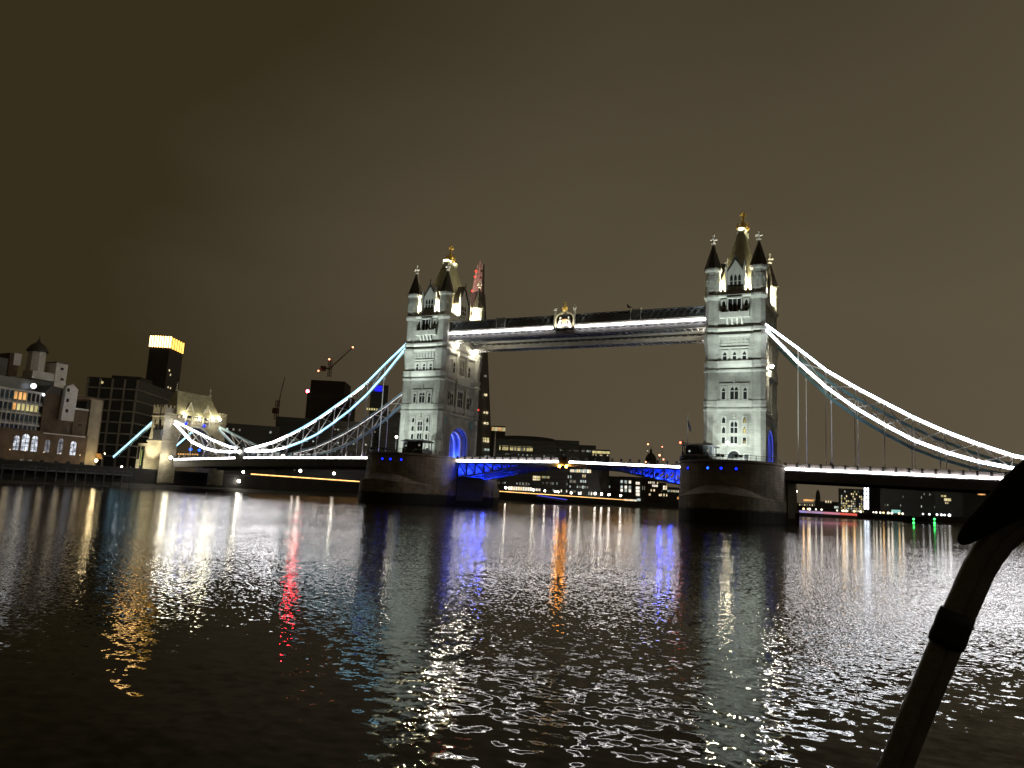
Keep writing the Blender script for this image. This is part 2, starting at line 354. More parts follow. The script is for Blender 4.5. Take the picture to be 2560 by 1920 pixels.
def make_tower():
    root = thing('bridge_tower', 'x', 'bridge tower', (0,0,TB))
    m = MB()
    for sy in (-1, 1): m.box(-5.7, 5.7, sy*9.9 if sy < 0 else 9.2, -9.2 if sy < 0 else 9.9, 11.0, 51)
    A = [(4.6*math.cos(math.pi*k/14), 16.6 + 4.1*math.sin(math.pi*k/14)**.85) for k in range(15)]
    for sx in (-1, 1):
        x0, x1 = (5.2, 5.9) if sx > 0 else (-5.9, -5.2)
        m.box(x0, x1, 4.6, 9.15, 11.0, 51); m.box(x0, x1, -9.15, -4.6, 11.0, 51); m.box(x0, x1, -4.6, 4.6, 22.5, 51)
        for k in range(14):
            (ya, za), (yb, zb) = A[k], A[k+1]
            m.add([(x0,ya,za),(x0,yb,zb),(x0,yb,22.5),(x0,ya,22.5),(x1,ya,za),(x1,yb,zb),(x1,yb,22.5),(x1,ya,22.5)],
                  [(0,1,2,3),(7,6,5,4),(0,4,5,1)])
    for k in range(14):      # barrel vault of the road passage
        (ya, za), (yb, zb) = A[k], A[k+1]
        m.add([(-5.2,ya,za+.02),(5.2,ya,za+.02),(5.2,yb,zb+.02),(-5.2,yb,zb+.02)], [(0,1,2,3)])
    for sy in (-1, 1): m.box(-5.2, 5.2, 4.62 if sy > 0 else -4.9, 4.9 if sy > 0 else -4.62, 11, 16.7)
    m.box(-5.2, 5.2, -9.2, 9.2, 50.6, 50.95)
    walls = m.build('walls', M_stone, root)
    m = MB()                # road and skirting inside the passage
    m.box(-6.6, 6.6, -9.0, 9.0, 11.0, 12.0); m.build('roadway', M_asph, root)
    for sx in (-1, 1):      # moulded arch rings
        for k, rr in enumerate((1.07, 1.15, 1.23)):
            m = MB()
            for q in range(14):
                p = [(A[q+d][0]*rr, 16.6 + (A[q+d][1]-16.6)*rr) for d in (0, 1)]
                xx = sx*(5.93 + .12*(2-k) + .1)
                m.bar((xx, p[0][0], p[0][1]), (xx, p[1][0], p[1][1]), .34, .26)
            for sy in (-1, 1): m.box(xx-.16, xx+.16, sy*4.6*rr-.14, sy*4.6*rr+.14, 12, 16.6)
            m.build('arch_ring', M_trim, root)
        for q, yy in ((-1, -7.3), (1, 7.3)):   # road shields on the face, painted pale blue
            m = MB(); xx = sx*6.02
            m.loft([[(xx, yy+a, z) for a, z in ((-.9,23.4),(-.9,22),(0,20.9),(.9,22),(.9,23.4))], [(xx+sx*.15, yy+a, z) for a, z in ((-.9,23.4),(-.9,22),(0,20.9),(.9,22),(.9,23.4))]])
            m.build('heraldic_shield', M_teal, root)
    for k in range(6):      # ribs in the passage
        m = MB(); xx = -4.6 + k*1.84
        for q in range(14):
            p = [(A[q+d][0]*.965, 16.6 + (A[q+d][1]-16.6)*.965) for d in (0, 1)]
            m.bar((xx, p[0][0]*.95, p[0][1]-.25), (xx, p[1][0]*.95, p[1][1]-.25), .42, .8)
        for sy in (-1, 1): m.box(xx-.21, xx+.21, sy*4.2-.4, sy*4.2+.4, 12, 16.6)
        m.build('passage_rib', M_white, root)
    # string courses on the walls
    for (z0, z1, d0, d1) in ((24.1,24.75,.30,.34),(25.1,26.5,.28,.42),(33.0,33.55,.30,.38),(34.0,35.5,.28,.45),(41.0,41.6,.34,.42),(42.35,43.2,.2,.45),(50.2,50.85,.25,.55)):
        m = MB()
        m.loft([[(sx*(5.9+d), sy*(9.9+d), z) for sx, sy in ((-1,-1),(1,-1),(1,1),(-1,1))] for d, z in ((d0,z0),(d1,z0+(z1-z0)*.55),(d1,z1))])
        m.build('string_course', M_trim, root)
    for sx in (-1, 1):
        for sy in (-1, 1):
            m = MB(); m.oct(sx*5.1, sy*9.15, PROF)
            t = m.build('corner_turret', M_stone, root)
            m = MB(); m.oct(sx*5.1, sy*9.15, [(2.0,57.25),(1.92,57.5),(1.02,60.6),(.14,63.6)]); m.build('cone_roof', M_slate, t)
            m = MB()
            for k in range(8):       # gablets round the turret top
                a = math.pi/4*k; m.M = Matrix.Translation((sx*5.1, sy*9.15, 0)) @ Matrix.Rotation(a, 4, 'Z')
                m.box(1.63, 1.72, -.42, .42, 52.2, 52.35); m.box(1.63, 1.72, -.42, -.3, 52.3, 54.2); m.box(1.63, 1.72, .3, .42, 52.3, 54.2)
                m.add([(1.63,-.45,54.2),(1.63,.45,54.2),(1.63,0,55.1),(1.74,-.45,54.2),(1.74,.45,54.2),(1.74,0,55.1)], [(0,1,2),(3,4,5),(0,1,4,3),(1,2,5,4),(2,0,3,5)])
            m.build('gablet_band', M_trim, t)
            m = MB()
            m.lathe(sx*5.1, sy*9.15, [(.14,63.4),(.24,63.7),(.11,63.9),(.11,64.5),(.2,64.6),(.11,64.8),(.11,65.3),(.26,65.6),(.28,65.8),(.05,66.25)], 8)
            for ax in ((1,0),(0,1)):
                for q in (-1, 1):
                    cx, cy = sx*5.1 + ax[0]*.62*q, sy*9.15 + ax[1]*.62*q
                    m.bar((sx*5.1, sy*9.15, 64.5), (cx, cy, 64.6), .16); m.sphere((cx, cy, 64.66), .25, 6)
                    cx, cy = sx*5.1 + ax[0]*.36*q, sy*9.15 + ax[1]*.36*q; m.sphere((cx, cy, 63.75), .18, 6)
            m.build('finial', M_white, t)
    # crenellated parapet between the turrets
    for side, hw in (('E',3.5),('W',3.5),('N',7.4),('S',7.4)):
        m = MB(); m.M = face_M(side); m.box(-hw, hw, -.45, -.05, 50.95, 51.9)
        k = int(hw*2/1.2)
        for i in range(k):
            x = -hw + (i+.5)*2*hw/k; m.box(x-.32, x+.32, -.45, -.06, 51.9, 52.5)
        m.build('parapet', M_stone, root)
    # main roof
    m = MB(); m.loft([[(sx*a, sy*bb, z) for sx, sy in ((-1,-1),(1,-1),(1,1),(-1,1))] for a, bb, z in ((4.7,8.3,51),(4.1,7.4,53.5),(.75,2.35,68.3))])
    rf = m.build('main_roof', M_roof, root)
    m = MB(); m.box(-.95, .95, -2.55, 2.55, 68.3, 68.7)
    for q in range(7): m.box(-.95, -.75, -2.5+q*.8, -2.3+q*.8, 68.7, 69.3); m.box(.75, .95, -2.5+q*.8, -2.3+q*.8, 68.7, 69.3)
    m.box(-.93, .93, -2.53, 2.53, 69.3, 69.42); m.build('cresting', M_stone, rf)
    m = MB()
    m.lathe(0, 0, [(.85,68.7),(1.0,69.4),(.7,70.1),(.62,71.2),(.34,71.6),(.3,72.5),(.5,72.7),(.26,72.95),(.26,73.4),(.52,73.8),(.14,74.4)], 8)
    for q in range(6):
        a = q*math.pi/3+.4; m.tube([(.6*math.cos(a),.6*math.sin(a),69.0),(1.35*math.cos(a),1.35*math.sin(a),70.1),(1.2*math.cos(a),1.2*math.sin(a),71.5)], [.26,.34,.08], 6)
    m.bar((-.8,0,73.4), (.8,0,73.4), .32); m.bar((0,-.8,73.4), (0,.8,73.4), .32)
    m.build('gilded_finial', M_gold, root)
    # dormers
    for side, hw, zt, zp in (('E',2.0,58.0,60.5),('W',2.0,58.0,60.5),('N',2.6,58.6,61.6),('S',2.6,58.6,61.6)):
        m = MB(); m.M = face_M(side)
        dep = -4 if side in 'EW' else -2.6
        pr = [(-hw,50.9),(hw,50.9),(hw,56.1),(0,zp-1.2),(-hw,56.1)]
        m.loft([[(x, -.4, z) for x, z in pr], [(x, dep, z) for x, z in pr]])
        m.box(-hw-.25, -hw+.2, -.45, .15, 50.9, 57.2); m.box(hw-.2, hw+.25, -.45, .15, 50.9, 57.2)
        d = m.build('dormer', M_trim, root)
        m = MB(); m.M = face_M(side)
        for q in (-1, 1):
            m.loft([[(q*(hw+.3), y, 55.7), (q*(hw+.3), y, 56.1), (0, y, zp), (0, y, zp-.5)] for y in (-.15, dep)])
        m.lathe(0, -.2, [(.12,zp-.2),(.2,zp+.3),(.05,zp+1)], 6); m.build('dormer_roof', M_slate, d)
        m = MB(); m.M = face_M(side)
        for q in (-1, 0, 1):
            x = q*.9
            m.loft([[(x+a, y, z) for a, z in ((-.3,54.3),(.3,54.3),(.3,55.2),(0,55.8),(-.3,55.2))] for y in (-.36, -.42)])
            m.box(x-.3, x+.3, -.42, -.36, 53.0, 54.1)
        m.build('dormer_window', M_pane, d)
        for q in (-1, 1):
            m = MB(); m.M = face_M(side); m.lathe(q*(hw+.05), -.15, [(.28,57.2),(.34,57.4),(.05,59.2)], 6); m.build('pinnacle', M_trim, d)
    # narrow (river) faces
    for side in 'EW':
        # lowest storey
        for q in (-1, 1):
            gwin(root, side, q*2.25, 21.5, 22.9, .72); gwin(root, side, q*2.25, 19.25, 20.7, .68); gwin(root, side, q*2.25, 17.0, 18.3, .7, point=False)
        gwin(root, side, 0, 19.3, 21.9, 1.45, 2, 20.55, .3); gwin(root, side, 0, 17.0, 18.5, 1.45, 2, None, .2, point=False)
        m = MB(); m.M = face_M(side); m.box(-3.55, 3.55, 0, .2, 18.72, 18.98); m.box(-3.55, 3.55, 0, .24, 16.35, 16.68); m.build('string_course', M_trim, root)
        m = MB(); m.M = face_M(side)
        for k in range(10):
            a0, a1 = math.pi*k/10, math.pi*(k+1)/10
            m.bar((1.55*math.cos(a0), .1, 13.6+1.9*math.sin(a0)), (1.55*math.cos(a1), .1, 13.6+1.9*math.sin(a1)), .3, .32)
        dr = m.build('doorway', M_trim, root)
        m = MB(); m.M = face_M(side)
        m.loft([[(1.4*math.cos(math.pi*k/10), y, 13.6+1.7*math.sin(math.pi*k/10)) for k in range(11)] for y in (.01, .05)]); m.build('door_glass', M_pane, dr)
        gwin(root, side, 2.75, 12.6, 14.6, .85, point=False)
        # ornament over the large window
        for zz in (22.6, 30.6):
            m = MB(); m.M = face_M(side); m.lathe(0, .15, [(.18,zz),(.3,zz+.25),(.1,zz+.5),(.22,zz+.8),(.06,zz+1.3)], 6); m.build('carved_finial', M_trim, root)
        # second storey
        gwin(root, side, -2.35, 26.85, 29.5, .75, 1, 28.6, .34); gwin(root, side, 0, 26.85, 29.7, 1.7, 2, 28.7, .38); gwin(root, side, 2.35, 26.85, 29.5, .75, 1, 28.6, .34)
        m = MB(); m.M = face_M(side); m.box(-3.2, 3.2, 0, .34, 30.15, 30.4); m.box(-3.2, -2.95, 0, .3, 29.2, 30.15); m.box(2.95, 3.2, 0, .3, 29.2, 30.15)
        for q in range(5): m.box(-2.7+q*1.25, -2.3+q*1.25, .05, .2, 29.85, 30.12)
        m.build('hood_mould', M_trim, root)
        # third storey: chequer of raised blocks over three windows
        for q in (-1, 0, 1): gwin(root, side, q*2.15, 35.75, 37.7, .8, 1, 36.75, .36, point=True)
        m = MB(); m.M = face_M(side)     # one relief panel: raised blocks on a thin backing
        gx = [-3.05]; gz = [38.95]
        for q in range(7): gx += [-2.95+q*.92-.08, -2.95+q*.92+.46]
        gx.append(3.05)
        for q in range(3): gz += [39.08+q*.7, 39.52+q*.7]
        gz.append(41.0); V = {}; vs = []; fs = []
        def vi(x, y, z):
            k = (round(x,3), round(y,3), round(z,3))
            if k not in V: V[k] = len(vs); vs.append(k)
            return V[k]
        hgt = lambda a, b_: .03 if not (0 <= a < len(gx)-1 and 0 <= b_ < len(gz)-1) else (.26 if a % 2 == 1 and b_ % 2 == 1 else .03)
        for a in range(len(gx)-1):
            for b_ in range(len(gz)-1):
                h = hgt(a, b_); x0, x1, z0, z1 = gx[a], gx[a+1], gz[b_], gz[b_+1]
                fs.append((vi(x0,h,z0), vi(x1,h,z0), vi(x1,h,z1), vi(x0,h,z1)))
                for da, db, p, q in ((1,0,(x1,z0),(x1,z1)),(0,1,(x0,z1),(x1,z1))):
                    g = hgt(a+da, b_+db)
                    if g != h: fs.append((vi(p[0],h,p[1]), vi(q[0],h,q[1]), vi(q[0],g,q[1]), vi(p[0],g,p[1])))
        m.add(vs, fs)
        m.build('chequer_panel', M_trim, root)
        m = MB(); m.M = face_M(side); m.box(-3.0, 3.0, 0, .3, 38.45, 38.7); m.build('hood_mould', M_trim, root)
        # top storey: balcony and deep window recess
        m = MB(); m.M = face_M(side)
        m.box(-3.3, 3.3, 0, .95, 45.4, 45.75); m.box(-3.3, 3.3, .75, .95, 45.75, 46.7)
        for x in (-3.2, -1.1, 1.1, 3.2): m.box(x-.14, x+.14, .7, 1.05, 45.75, 46.95)
        for x in (-1.6, -.55, .55, 1.6): m.loft([[(x-.2,0,z0),(x+.2,0,z0),(x+.2,d,z0),(x-.2,d,z0)] for d, z0 in ((.1,43.9),(.5,44.7),(.9,45.4))])
        m.build('balcony', M_trim, root)
        m = MB(); m.M = face_M(side); m.box(-1.45, 1.45, .0, .04, 46.0, 50.0)
        o = m.build('window', M_pane, root)
        m = MB(); m.M = face_M(side)
        for x in (-1.55, 1.55): m.box(x-.12, x+.12, 0, .7, 45.75, 50.15)
        for x in (-.5, .5): m.box(x-.07, x+.07, .03, .2, 46, 50)
        m.box(-1.7, 1.7, 0, .75, 49.9, 50.2); m.build('frame', M_trim, o)
        for q in (-1, 1):
            gwin(root, side, q*2.5, 48.2, 49.7, .7); gwin(root, side, q*2.5, 46.1, 47.7, .7, point=False)
    # broad (roadway) faces
    for side in 'NS':
        gwin(root, side, 0, 35.7, 40.2, 2.4, 3, 38.0, .5)
        for q in (-1, 1):
            gwin(root, side, q*4.2, 35.9, 39.0, 1.1, 1, 37.4, .4); gwin(root, side, q*4.6, 26.9, 30.2, 1.6, 2, 28.6, .4)
            m = MB(); m.M = face_M(side)
            m.box(q*2.6-.3, q*2.6+.3, 0, .6, 24.8, 40.8); m.lathe(q*2.6, .35, [(.4,40.8),(.1,42.2)], 6); m.build('buttress', M_trim, root)
        gwin(root, side, 0, 26.8, 31.2, 2.6, 3, 29, .45)
        m = MB(); m.M = face_M(side); m.box(-3.4, 3.4, 0, 1.1, 32.8, 34.2); m.loft([[(-3.2,0,z),(3.2,0,z),(3.2,d,z),(-3.2,d,z)] for d, z in ((.1,31.6),(1.0,32.8))]); m.build('balcony', M_trim, root)
        for q in (-1, 1): gwin(root, side, q*6.1, 28.2, 30.6, .8); gwin(root, side, q*6.2, 44.8, 48.6, 1.0, 1, 46.7)
    return root
tower = make_tower()
tower['label'] = 'near right floodlit stone bridge tower with gold-topped roof and dark turret cones'
tower['group'] = 'twin towers of the bridge'
tower.location = (XT, 0, TB)
tower2 = copy_at(tower, (-2*XT, 0, 0))
tower2['label'] = 'farther left floodlit stone bridge tower standing in front of the glass spire skyscraper'
gw = []
for (s, z0, z1, wd) in ((2.25,21.5,22.9,.72),(2.25,19.25,20.7,.68),(2.25,17.0,17.9,.7)):   # rooms lit behind three panes of the right tower
    m = MB(); m.M = Matrix.Translation((XT,0,0)) @ face_M('E'); m.box(s-wd/2+.12, s+wd/2-.12, .03, .05, z0, z1-.35)
    m.build('lit_pane', M_w3, tower)

# ------------------------------------------------------------------ piers
def make_pier():
    root = thing('bridge_pier', 'x', 'bridge pier', (0,0,0))
    def outline(hw, ys, yn, k=10, pw=1.0):   # straight sides, rounded ends
        p = []
        for sgn in (-1, 1):
            for i in range(k+1):
                a = math.pi*i/k; x = -hw*math.cos(a)*(-sgn if sgn > 0 else 1); y = sgn*(ys + (yn-ys)*math.sin(a)**pw)
                p.append((x, y))
        return p
    up = outline(10.67, 13.5, 25.5, 28)
    m = MB()
    m.loft([[(x*s, y*s, z) for x, y in up] for s, z in ((1.012,-2),(1.0,9.6),(1.0,11.75),(1.02,11.95),(1.02,12.35))])
    # bascule chamber: the shaft stays solid, a dark slab below gives its shade
    m.build('shaft', M_pier, root)
    m = MB(); m.prism([(x*.985, y*.985) for x, y in up], 12.36, 12.45)
    m.build('terrace', M_pier, root)
    for sgn in (-1, 1):    # pointed cutwater with a weathered sloping top
        m = MB(); low = []
        K = 24
        for i in range(K+1):
            a = i/K; x = -11.3 + 22.6*a; y = 13.0 + 15.2*(1-abs(2*a-1)**3.4); low.append((x, sgn*y))
        top = [(x*.93, y - sgn*1.2) for x, y in low]
        r0 = [(x, y, -2) for x, y in low]; r1 = [(x, y, 4.6 + 1.1*(1-abs(x)/11)) for x, y in low]
        r2 = [(x*.80, sgn*(13.0 + (abs(y)-13.0)*.70), 5.35 + 2.95*math.cos(math.pi/2*min(1,abs(x)/11))**.9) for x, y in low]
        if sgn > 0: r0, r1, r2 = r0[::-1], r1[::-1], r2[::-1]
        m.loft([r0, r1, r2]); m.build('cutwater', M_pier, root)
    for sx in (-1, 1):     # dark slab stands in for shade in the bascule chamber and under the deck
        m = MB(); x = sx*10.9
        m.box(min(x, sx*10.3), max(x, sx*10.3), -7.2, 7.6, 1.2, 9.4); m.build('chamber_shade', M_dark, root)
    # parapet rail and posts round the seaward terrace
    m = MB()
    for i in range(0, 28, 2):
        a, c = up[i], up[i+2]; m.bar((a[0], a[1], 13.4), (c[0], c[1], 13.4), .1); m.bar((a[0], a[1], 12.95), (c[0], c[1], 12.95), .06)
        m.box(a[0]-.06, a[0]+.06, a[1]-.06, a[1]+.06, 12.4, 13.45)
    m.build('railing', M_dark, root)
    return root
pier = make_pier(); pier.location = (XT,0,0)
pier['label'] = 'near right stone river pier, mostly in shadow, under the right tower'; pier['group'] = 'two river piers of the bridge'
pier2 = copy_at(pier, (-2*XT, 0, 0)); pier2['label'] = 'farther left brown stone river pier with lit side under the left tower'
def pier_port(px, uv, bright):   # small round blue lights set in the pier wall
    Y = -24.0
    for _ in range(20):
        p = hitY(*uv, Y); dx = (p.x - px)/10.67; Y = -(13.5 + 12*math.sqrt(max(0, 1-dx*dx))) * 1.0
    n = Vector(((p.x-px)/10.67**2, (p.y+13.5)/12**2, 0)).normalized()
    m = MB(); q = p + n*.02; rot = n.to_track_quat('Z', 'Y').to_matrix().to_4x4()
    m.M = Matrix.Translation((q.x, q.y, 10.62)) @ rot; m.lathe(0, 0, [(.36,-.1),(.36,.12)], 12)
    r = m.build('pier_light', M_dark); tag(r, 'small round blue light in the %s' % bright, 'pier light', 'blue lights round the pier tops')
    m = MB(); m.M = Matrix.Translation((q.x, q.y, 10.62)) @ rot; m.lathe(0, 0, [(.25,.12),(.18,.2)], 12); m.build('lens', M_cyan if 'azure' in bright else M_blue, r)
for px, L_ in ((XT, [((1721,1171),'right pier, nearest its left edge'),((1770,1171),'right pier, paler azure, under the cabin'),((1803,1171),'right pier, second from its right'),((1840,1173),'right pier, rightmost of its four')]),
               (-XT, [((956.6,1148),'left pier, leftmost and smallest'),((976.5,1149),'left pier, second from the left'),((1003,1150),'left pier, middle of the front'),((1056.5,1152),'left pier, azure, apart at the right')])):
    for uv, s in L_: pier_port(px, uv, s)

# control cabins
def cabin(cx, cy, label):
    root = thing('control_cabin', label, 'cabin', (cx,cy,TB))
    m = MB(); m.box(cx-3.0, cx+3.0, cy-2.2, cy+2.2, TB+.005, TB+1.1)
    for x in (-3.0, -1.7, -.4, .9, 2.1, 2.85):
        m.box(cx+x, cx+x+.15, cy-2.2, cy-2.05, TB+1.1, TB+3); m.box(cx+x, cx+x+.15, cy+2.05, cy+2.2, TB+1.1, TB+3)
    for y in (-1.0, .8): m.box(cx-3, cx-2.85, cy+y, cy+y+.15, TB+1.1, TB+3); m.box(cx+2.85, cx+3, cy+y, cy+y+.15, TB+1.1, TB+3)
    m.build('cabin_frame', M_dark, root)
    m = MB(); m.loft([[(cx+sx*a, cy+sy*c, z) for sx, sy in ((-1,-1),(1,-1),(1,1),(-1,1))] for a, c, z in ((3.5,2.7,TB+3),(3.5,2.7,TB+3.15),(2.5,1.5,TB+3.6))]); m.build('roof', M_dark, root)
    m = MB(); m.box(cx-2.8, cx+2.8, cy-2.0, cy-1.95, TB+1.15, TB+2.95); m.build('window', M_pane, root)
    for q, (x, mm) in enumerate(((-1.9, M_w2), (2.0, M_w4))):
        m = MB(); m.sphere((cx+x, cy-2.1, TB+1.9+.2*q), .22 if q == 0 else .3, 6); m.build('cabin_lamp', mm, root)
    return root
cabin(35.6, -18.0, 'dark glazed control cabin on the left edge of the right pier')
cabin(-36.0, -18.6, 'dark glazed control cabin in front of the left tower')
# globe lamps on the pier terraces
def globe_lamp(x, y, z0, z1, label, group, r=.28, mm=None, name='street_lamp'):
    root = thing(name, label, 'lamp post', (x,y,z0), group)
    m = MB(); m.lathe(x, y, [(.14,z0),(.12,z0+.6),(.06,z0+.7),(.05,z1-r),(.12,z1-r)], 8); m.build('post', M_dark, root)
    m = MB(); m.sphere((x, y, z1), r, 8); m.build('globe', mm or M_globe, root, True)
    return root
globe_lamp(41.6, -20.0, TB, 16.25, 'globe lamp post on the right pier in front of the doorway arch', 'globe lamps on the piers', .28, emit('pier_globe', (1,.84,.55), 150))
globe_lamp(-40.6, -21.4, TB, 16.5, 'globe lamp post on the left pier beside its control cabin', 'globe lamps on the piers')
# flagpole, mast light
root = thing('flagpole', 'thin flagpole with drooping dark flag above the right pier cabin', 'flagpole', (32.5,-17,TB))
m = MB(); m.lathe(32.5, -17, [(.09,TB),(.05,22.2),(.1,22.3),(.03,22.5)], 6); m.build('pole', M_grey, root)
m = MB(); m.loft([[(32.55,-17.02,21.5),(32.55,-16.98,21.5),(32.6,-16.98,20.0),(32.6,-17.02,20.0)],[(32.95,-17.12,20.6),(32.95,-17.08,20.6),(32.9,-17.08,19.2),(32.9,-17.12,19.2)],[(33.3,-17.0,19.6),(33.3,-16.96,19.6),(33.2,-16.96,18.5),(33.2,-17.0,18.5)]]); m.build('flag', mat('flag_cloth', (.018,.018,.03), .95), root)
root = thing('signal_mast', 'short dark mast with red lamp at the right pier corner', 'signal', (31.9,-18.6,TB))
m = MB(); m.lathe(31.9, -18.6, [(.5,TB),(.3,TB+1.5),(.12,TB+2),(.1,16.8)], 8); m.bar((31.2,-18.6,16.2), (32.6,-18.6,16.2), .2); m.build('mast', M_dark, root)
m = MB(); m.sphere((31.4,-18.75,16.25), .2, 6); m.build('lens', M_red, root)

# ------------------------------------------------------------------ decks
def zs(x):   # height of the light strip along the bridge
    x = abs(x)
    P = [(0,12.06),(30.5,11.55),(51.8,11.72),(94.5,10.9),(107,10.5),(134,9.4)]
    for (a, za), (c, zc) in zip(P, P[1:]):
        if a <= x <= c: return za + (zc-za)*(x-a)/(c-a)
    return 9.4
def parapet(root, x0, x1, Y, sgn, sp=2.3):
    n = max(1, round(abs(x1-x0)/sp)); dx = (x1-x0)/n
    pm = MB(); pm.box(-.22, .22, -.16, .16, -.1, .98); pm.box(-.28, .28, -.2, .2, .98, 1.08)
    po = None; pl = None
    for i in range(n+1):
        x = x0 + i*dx; z = zs(x)
        if po is None: po = pm.build('parapet_post', M_dark, root); o = po
        else: o = po.copy(); COL.objects.link(o)
        o.location = (x, Y, z+.2)
    for i in range(n):
        xa, xb = x0+i*dx, x0+(i+1)*dx; xm = (xa+xb)/2; hw = abs(dx)/2-.22
        if pl is None:
            m = MB()
            m.box(-hw, hw, -.05, .05, -.05, .1); m.box(-hw, hw, -.07, .07, .78, .9)
            for k in range(5):     # interlaced arches of the cast panel
                x = -hw + (k+.5)*2*hw/5
                for j in range(6):
                    a, c = math.pi*j/6, math.pi*(j+1)/6; r = hw/5*1.55
                    m.bar((x+r*math.cos(a),0,.1+.66*math.sin(a)), (x+r*math.cos(c),0,.1+.66*math.sin(c)), .05, .07)
            m.box(-hw, hw, .03, .06, .1, .78)
            pl = m.build('parapet_panel', M_panel, root); o = pl
        else: o = pl.copy(); COL.objects.link(o)
        o.location = (xm, Y, (zs(xa)+zs(xb))/2+.2)
        o.rotation_euler = (0, -math.atan2(zs(xb)-zs(xa), xb-xa), 0)
def led_run(root, x0, x1, Y, gaps=(), mm=None, hgt=.42):
    m = MB(); n = max(1, int(abs(x1-x0)/4))
    xs = [x0 + (x1-x0)*i/n for i in range(n+1)]
    for a, c in zip(xs, xs[1:]):
        m.bar((a, Y, zs(a)-.02), (c, Y, zs(c)-.02), .12, hgt)
    o = m.build('led_strip', mm or M_led, root)
    m = MB(); s_ = 1 if Y > 0 else -1
    for a, c in zip(xs, xs[1:]): m.bar((a, Y-s_*.05, zs(a)-.3), (c, Y-s_*.05, zs(c)-.3), .42, .1)
    m.build('shade_ledge', M_girder, root)  # added ledge that keeps the strip light off the girder below
    return o
def side_span(sx, label):
    root = thing('bridge_deck', label, 'bridge deck', (sx*92,0,0), 'two suspended side spans')
    xs = [51.5, 60, 70, 80, 90, 100, 107, 115, 125, 134]
    m = MB()
    for a, c in zip(xs, xs[1:]):
        za, zc = zs(a), zs(c)
        for y0, y1, t, d in ((-9.3,9.3,.25,-.35),(-9.5,-8.6,-.05,-2.45),(8.6,9.5,-.05,-2.45),(-3.3,-2.7,-.3,-2.2),(2.7,3.3,-.3,-2.2)):
            pts = []
            for x, z in ((a, za), (c, zc)):
                pts.append([(sx*x,y0,z+d),(sx*x,y1,z+d),(sx*x,y1,z+t),(sx*x,y0,z+t)])
            m.loft(pts if sx > 0 else pts[::-1])
    m.build('girder', M_girder, root)
    m = MB()
    for k in range(16):
        x = 52.5 + k*5.4; m.box(min(sx*x, sx*x+.4*sx), max(sx*x, sx*x+.4*sx), -9.2, 9.2, zs(x)-1.9, zs(x)-.36)
    m.build('floor_framing', M_dark, root)
    for Y in (-9.62, 9.62):
        parapet(root, sx*51.9, sx*103.6, Y, -1); parapet(root, sx*107, sx*133.6, Y, -1)
        yy = Y + (-.28 if Y < 0 else .28)
        led_run(root, sx*51.9, sx*103.4, yy); led_run(root, sx*107.2, sx*133.4, yy)
    return root
side_span(-1, 'left suspended side span deck with white light strip, reaching the gatehouse')
side_span(1, 'right suspended side span deck with white light strip, running out of view')
def bascule(sx, label):
    root = thing('bascule_leaf', label, 'bascule leaf', (sx*30.5,0,9), 'two bascule leaves')
    B = [(30.3,7.35),(26,7.95),(22,8.75),(18,9.5),(14,10.25),(10,10.8),(6,11.05),(.25,11.2)]
    m = MB()
    for a, c in zip(B, B[1:]):
        pts = [[(sx*x,-7.7,zs(x)-.3),(sx*x,7.7,zs(x)-.3),(sx*x,7.7,zs(x)+.2),(sx*x,-7.7,zs(x)+.2)] for x, _ in (a, c)]
        m.loft(pts if sx < 0 else pts[::-1])
    m.build('road_deck', M_girder, root)
    for Y in (-7.2, -2.4, 2.4, 7.2):
        m = MB()
        for (xa, za), (xc, zc) in zip(B, B[1:]):
            m.bar((sx*xa,Y,za), (sx*xc,Y,zc), .5, .32); m.bar((sx*xa,Y,zs(xa)-.5), (sx*xc,Y,zs(xc)-.5), .45, .35)
        g = m.build('girder', M_blueiron, root)
        def zb(x):
            for (a, za), (c, zc) in zip(B, B[1:]):
                if c <= x <= a: return za + (zc-za)*(x-a)/(c-a)
        X = [30.1 - 2.55*k for k in range(9)]
        m = MB()
        for a, c in zip(X, X[1:]):
            m.bar((sx*a,Y,zb(a)), (sx*a,Y,zs(a)-.4), .3); m.bar((sx*a,Y,zs(a)-.5), (sx*c,Y,zb(c)), .22)
        m.build('lattice', M_blueiron if Y > -7 or sx > 0 else M_dark, g)  # near left lattice darkened to stand as a silhouette against the blue light
    m = MB()
    for x in (28.5, 25.5, 22.5, 19.5, 16.5):
        m.box(min(sx*x,sx*(x+.35)), max(sx*x,sx*(x+.35)), -7, 7, zb(x)+.1, zb(x)+.5); m.box(min(sx*x,sx*(x+1.9)), max(sx*x,sx*(x+1.9)), -6.6, 6.6, zb(x)-.12+ (0), zb(x)-.02)
    m.build('soffit', M_sky, root)
    for Y in (-7.75, 7.75):
        parapet(root, sx*30.2, sx*1.3, Y, -1); led_run(root, sx*30.3, sx*1.5, Y + (-.26 if Y < 0 else .26), (), None, .46)
    return root
bascule(-1, 'left half of the central lifting span, blue light behind its lattice')
bascule(1, 'right half of the central lifting span with bright blue lattice at the pier')
root = thing('navigation_light', 'dark box with two amber lamps hanging at the middle of the central span', 'signal light', (0,-7.9,11.4))
m = MB(); m.box(-.9, 1.1, -8.2, -7.95, 11.5, 13.2); m.lathe(.1, -8.05, [(.35,13.2),(.42,13.6),(.1,14.1)], 8); m.build('housing', M_dark, root)
for x in (-.95, .85):
    m = MB(); m.sphere((x,-8.25,10.9), .34, 8); m.build('lens', M_amber, root); m = MB(); m.box(x-.1, x+.1, -8.2, -8.0, 11.2, 11.55); m.build('bracket', M_dark, root)

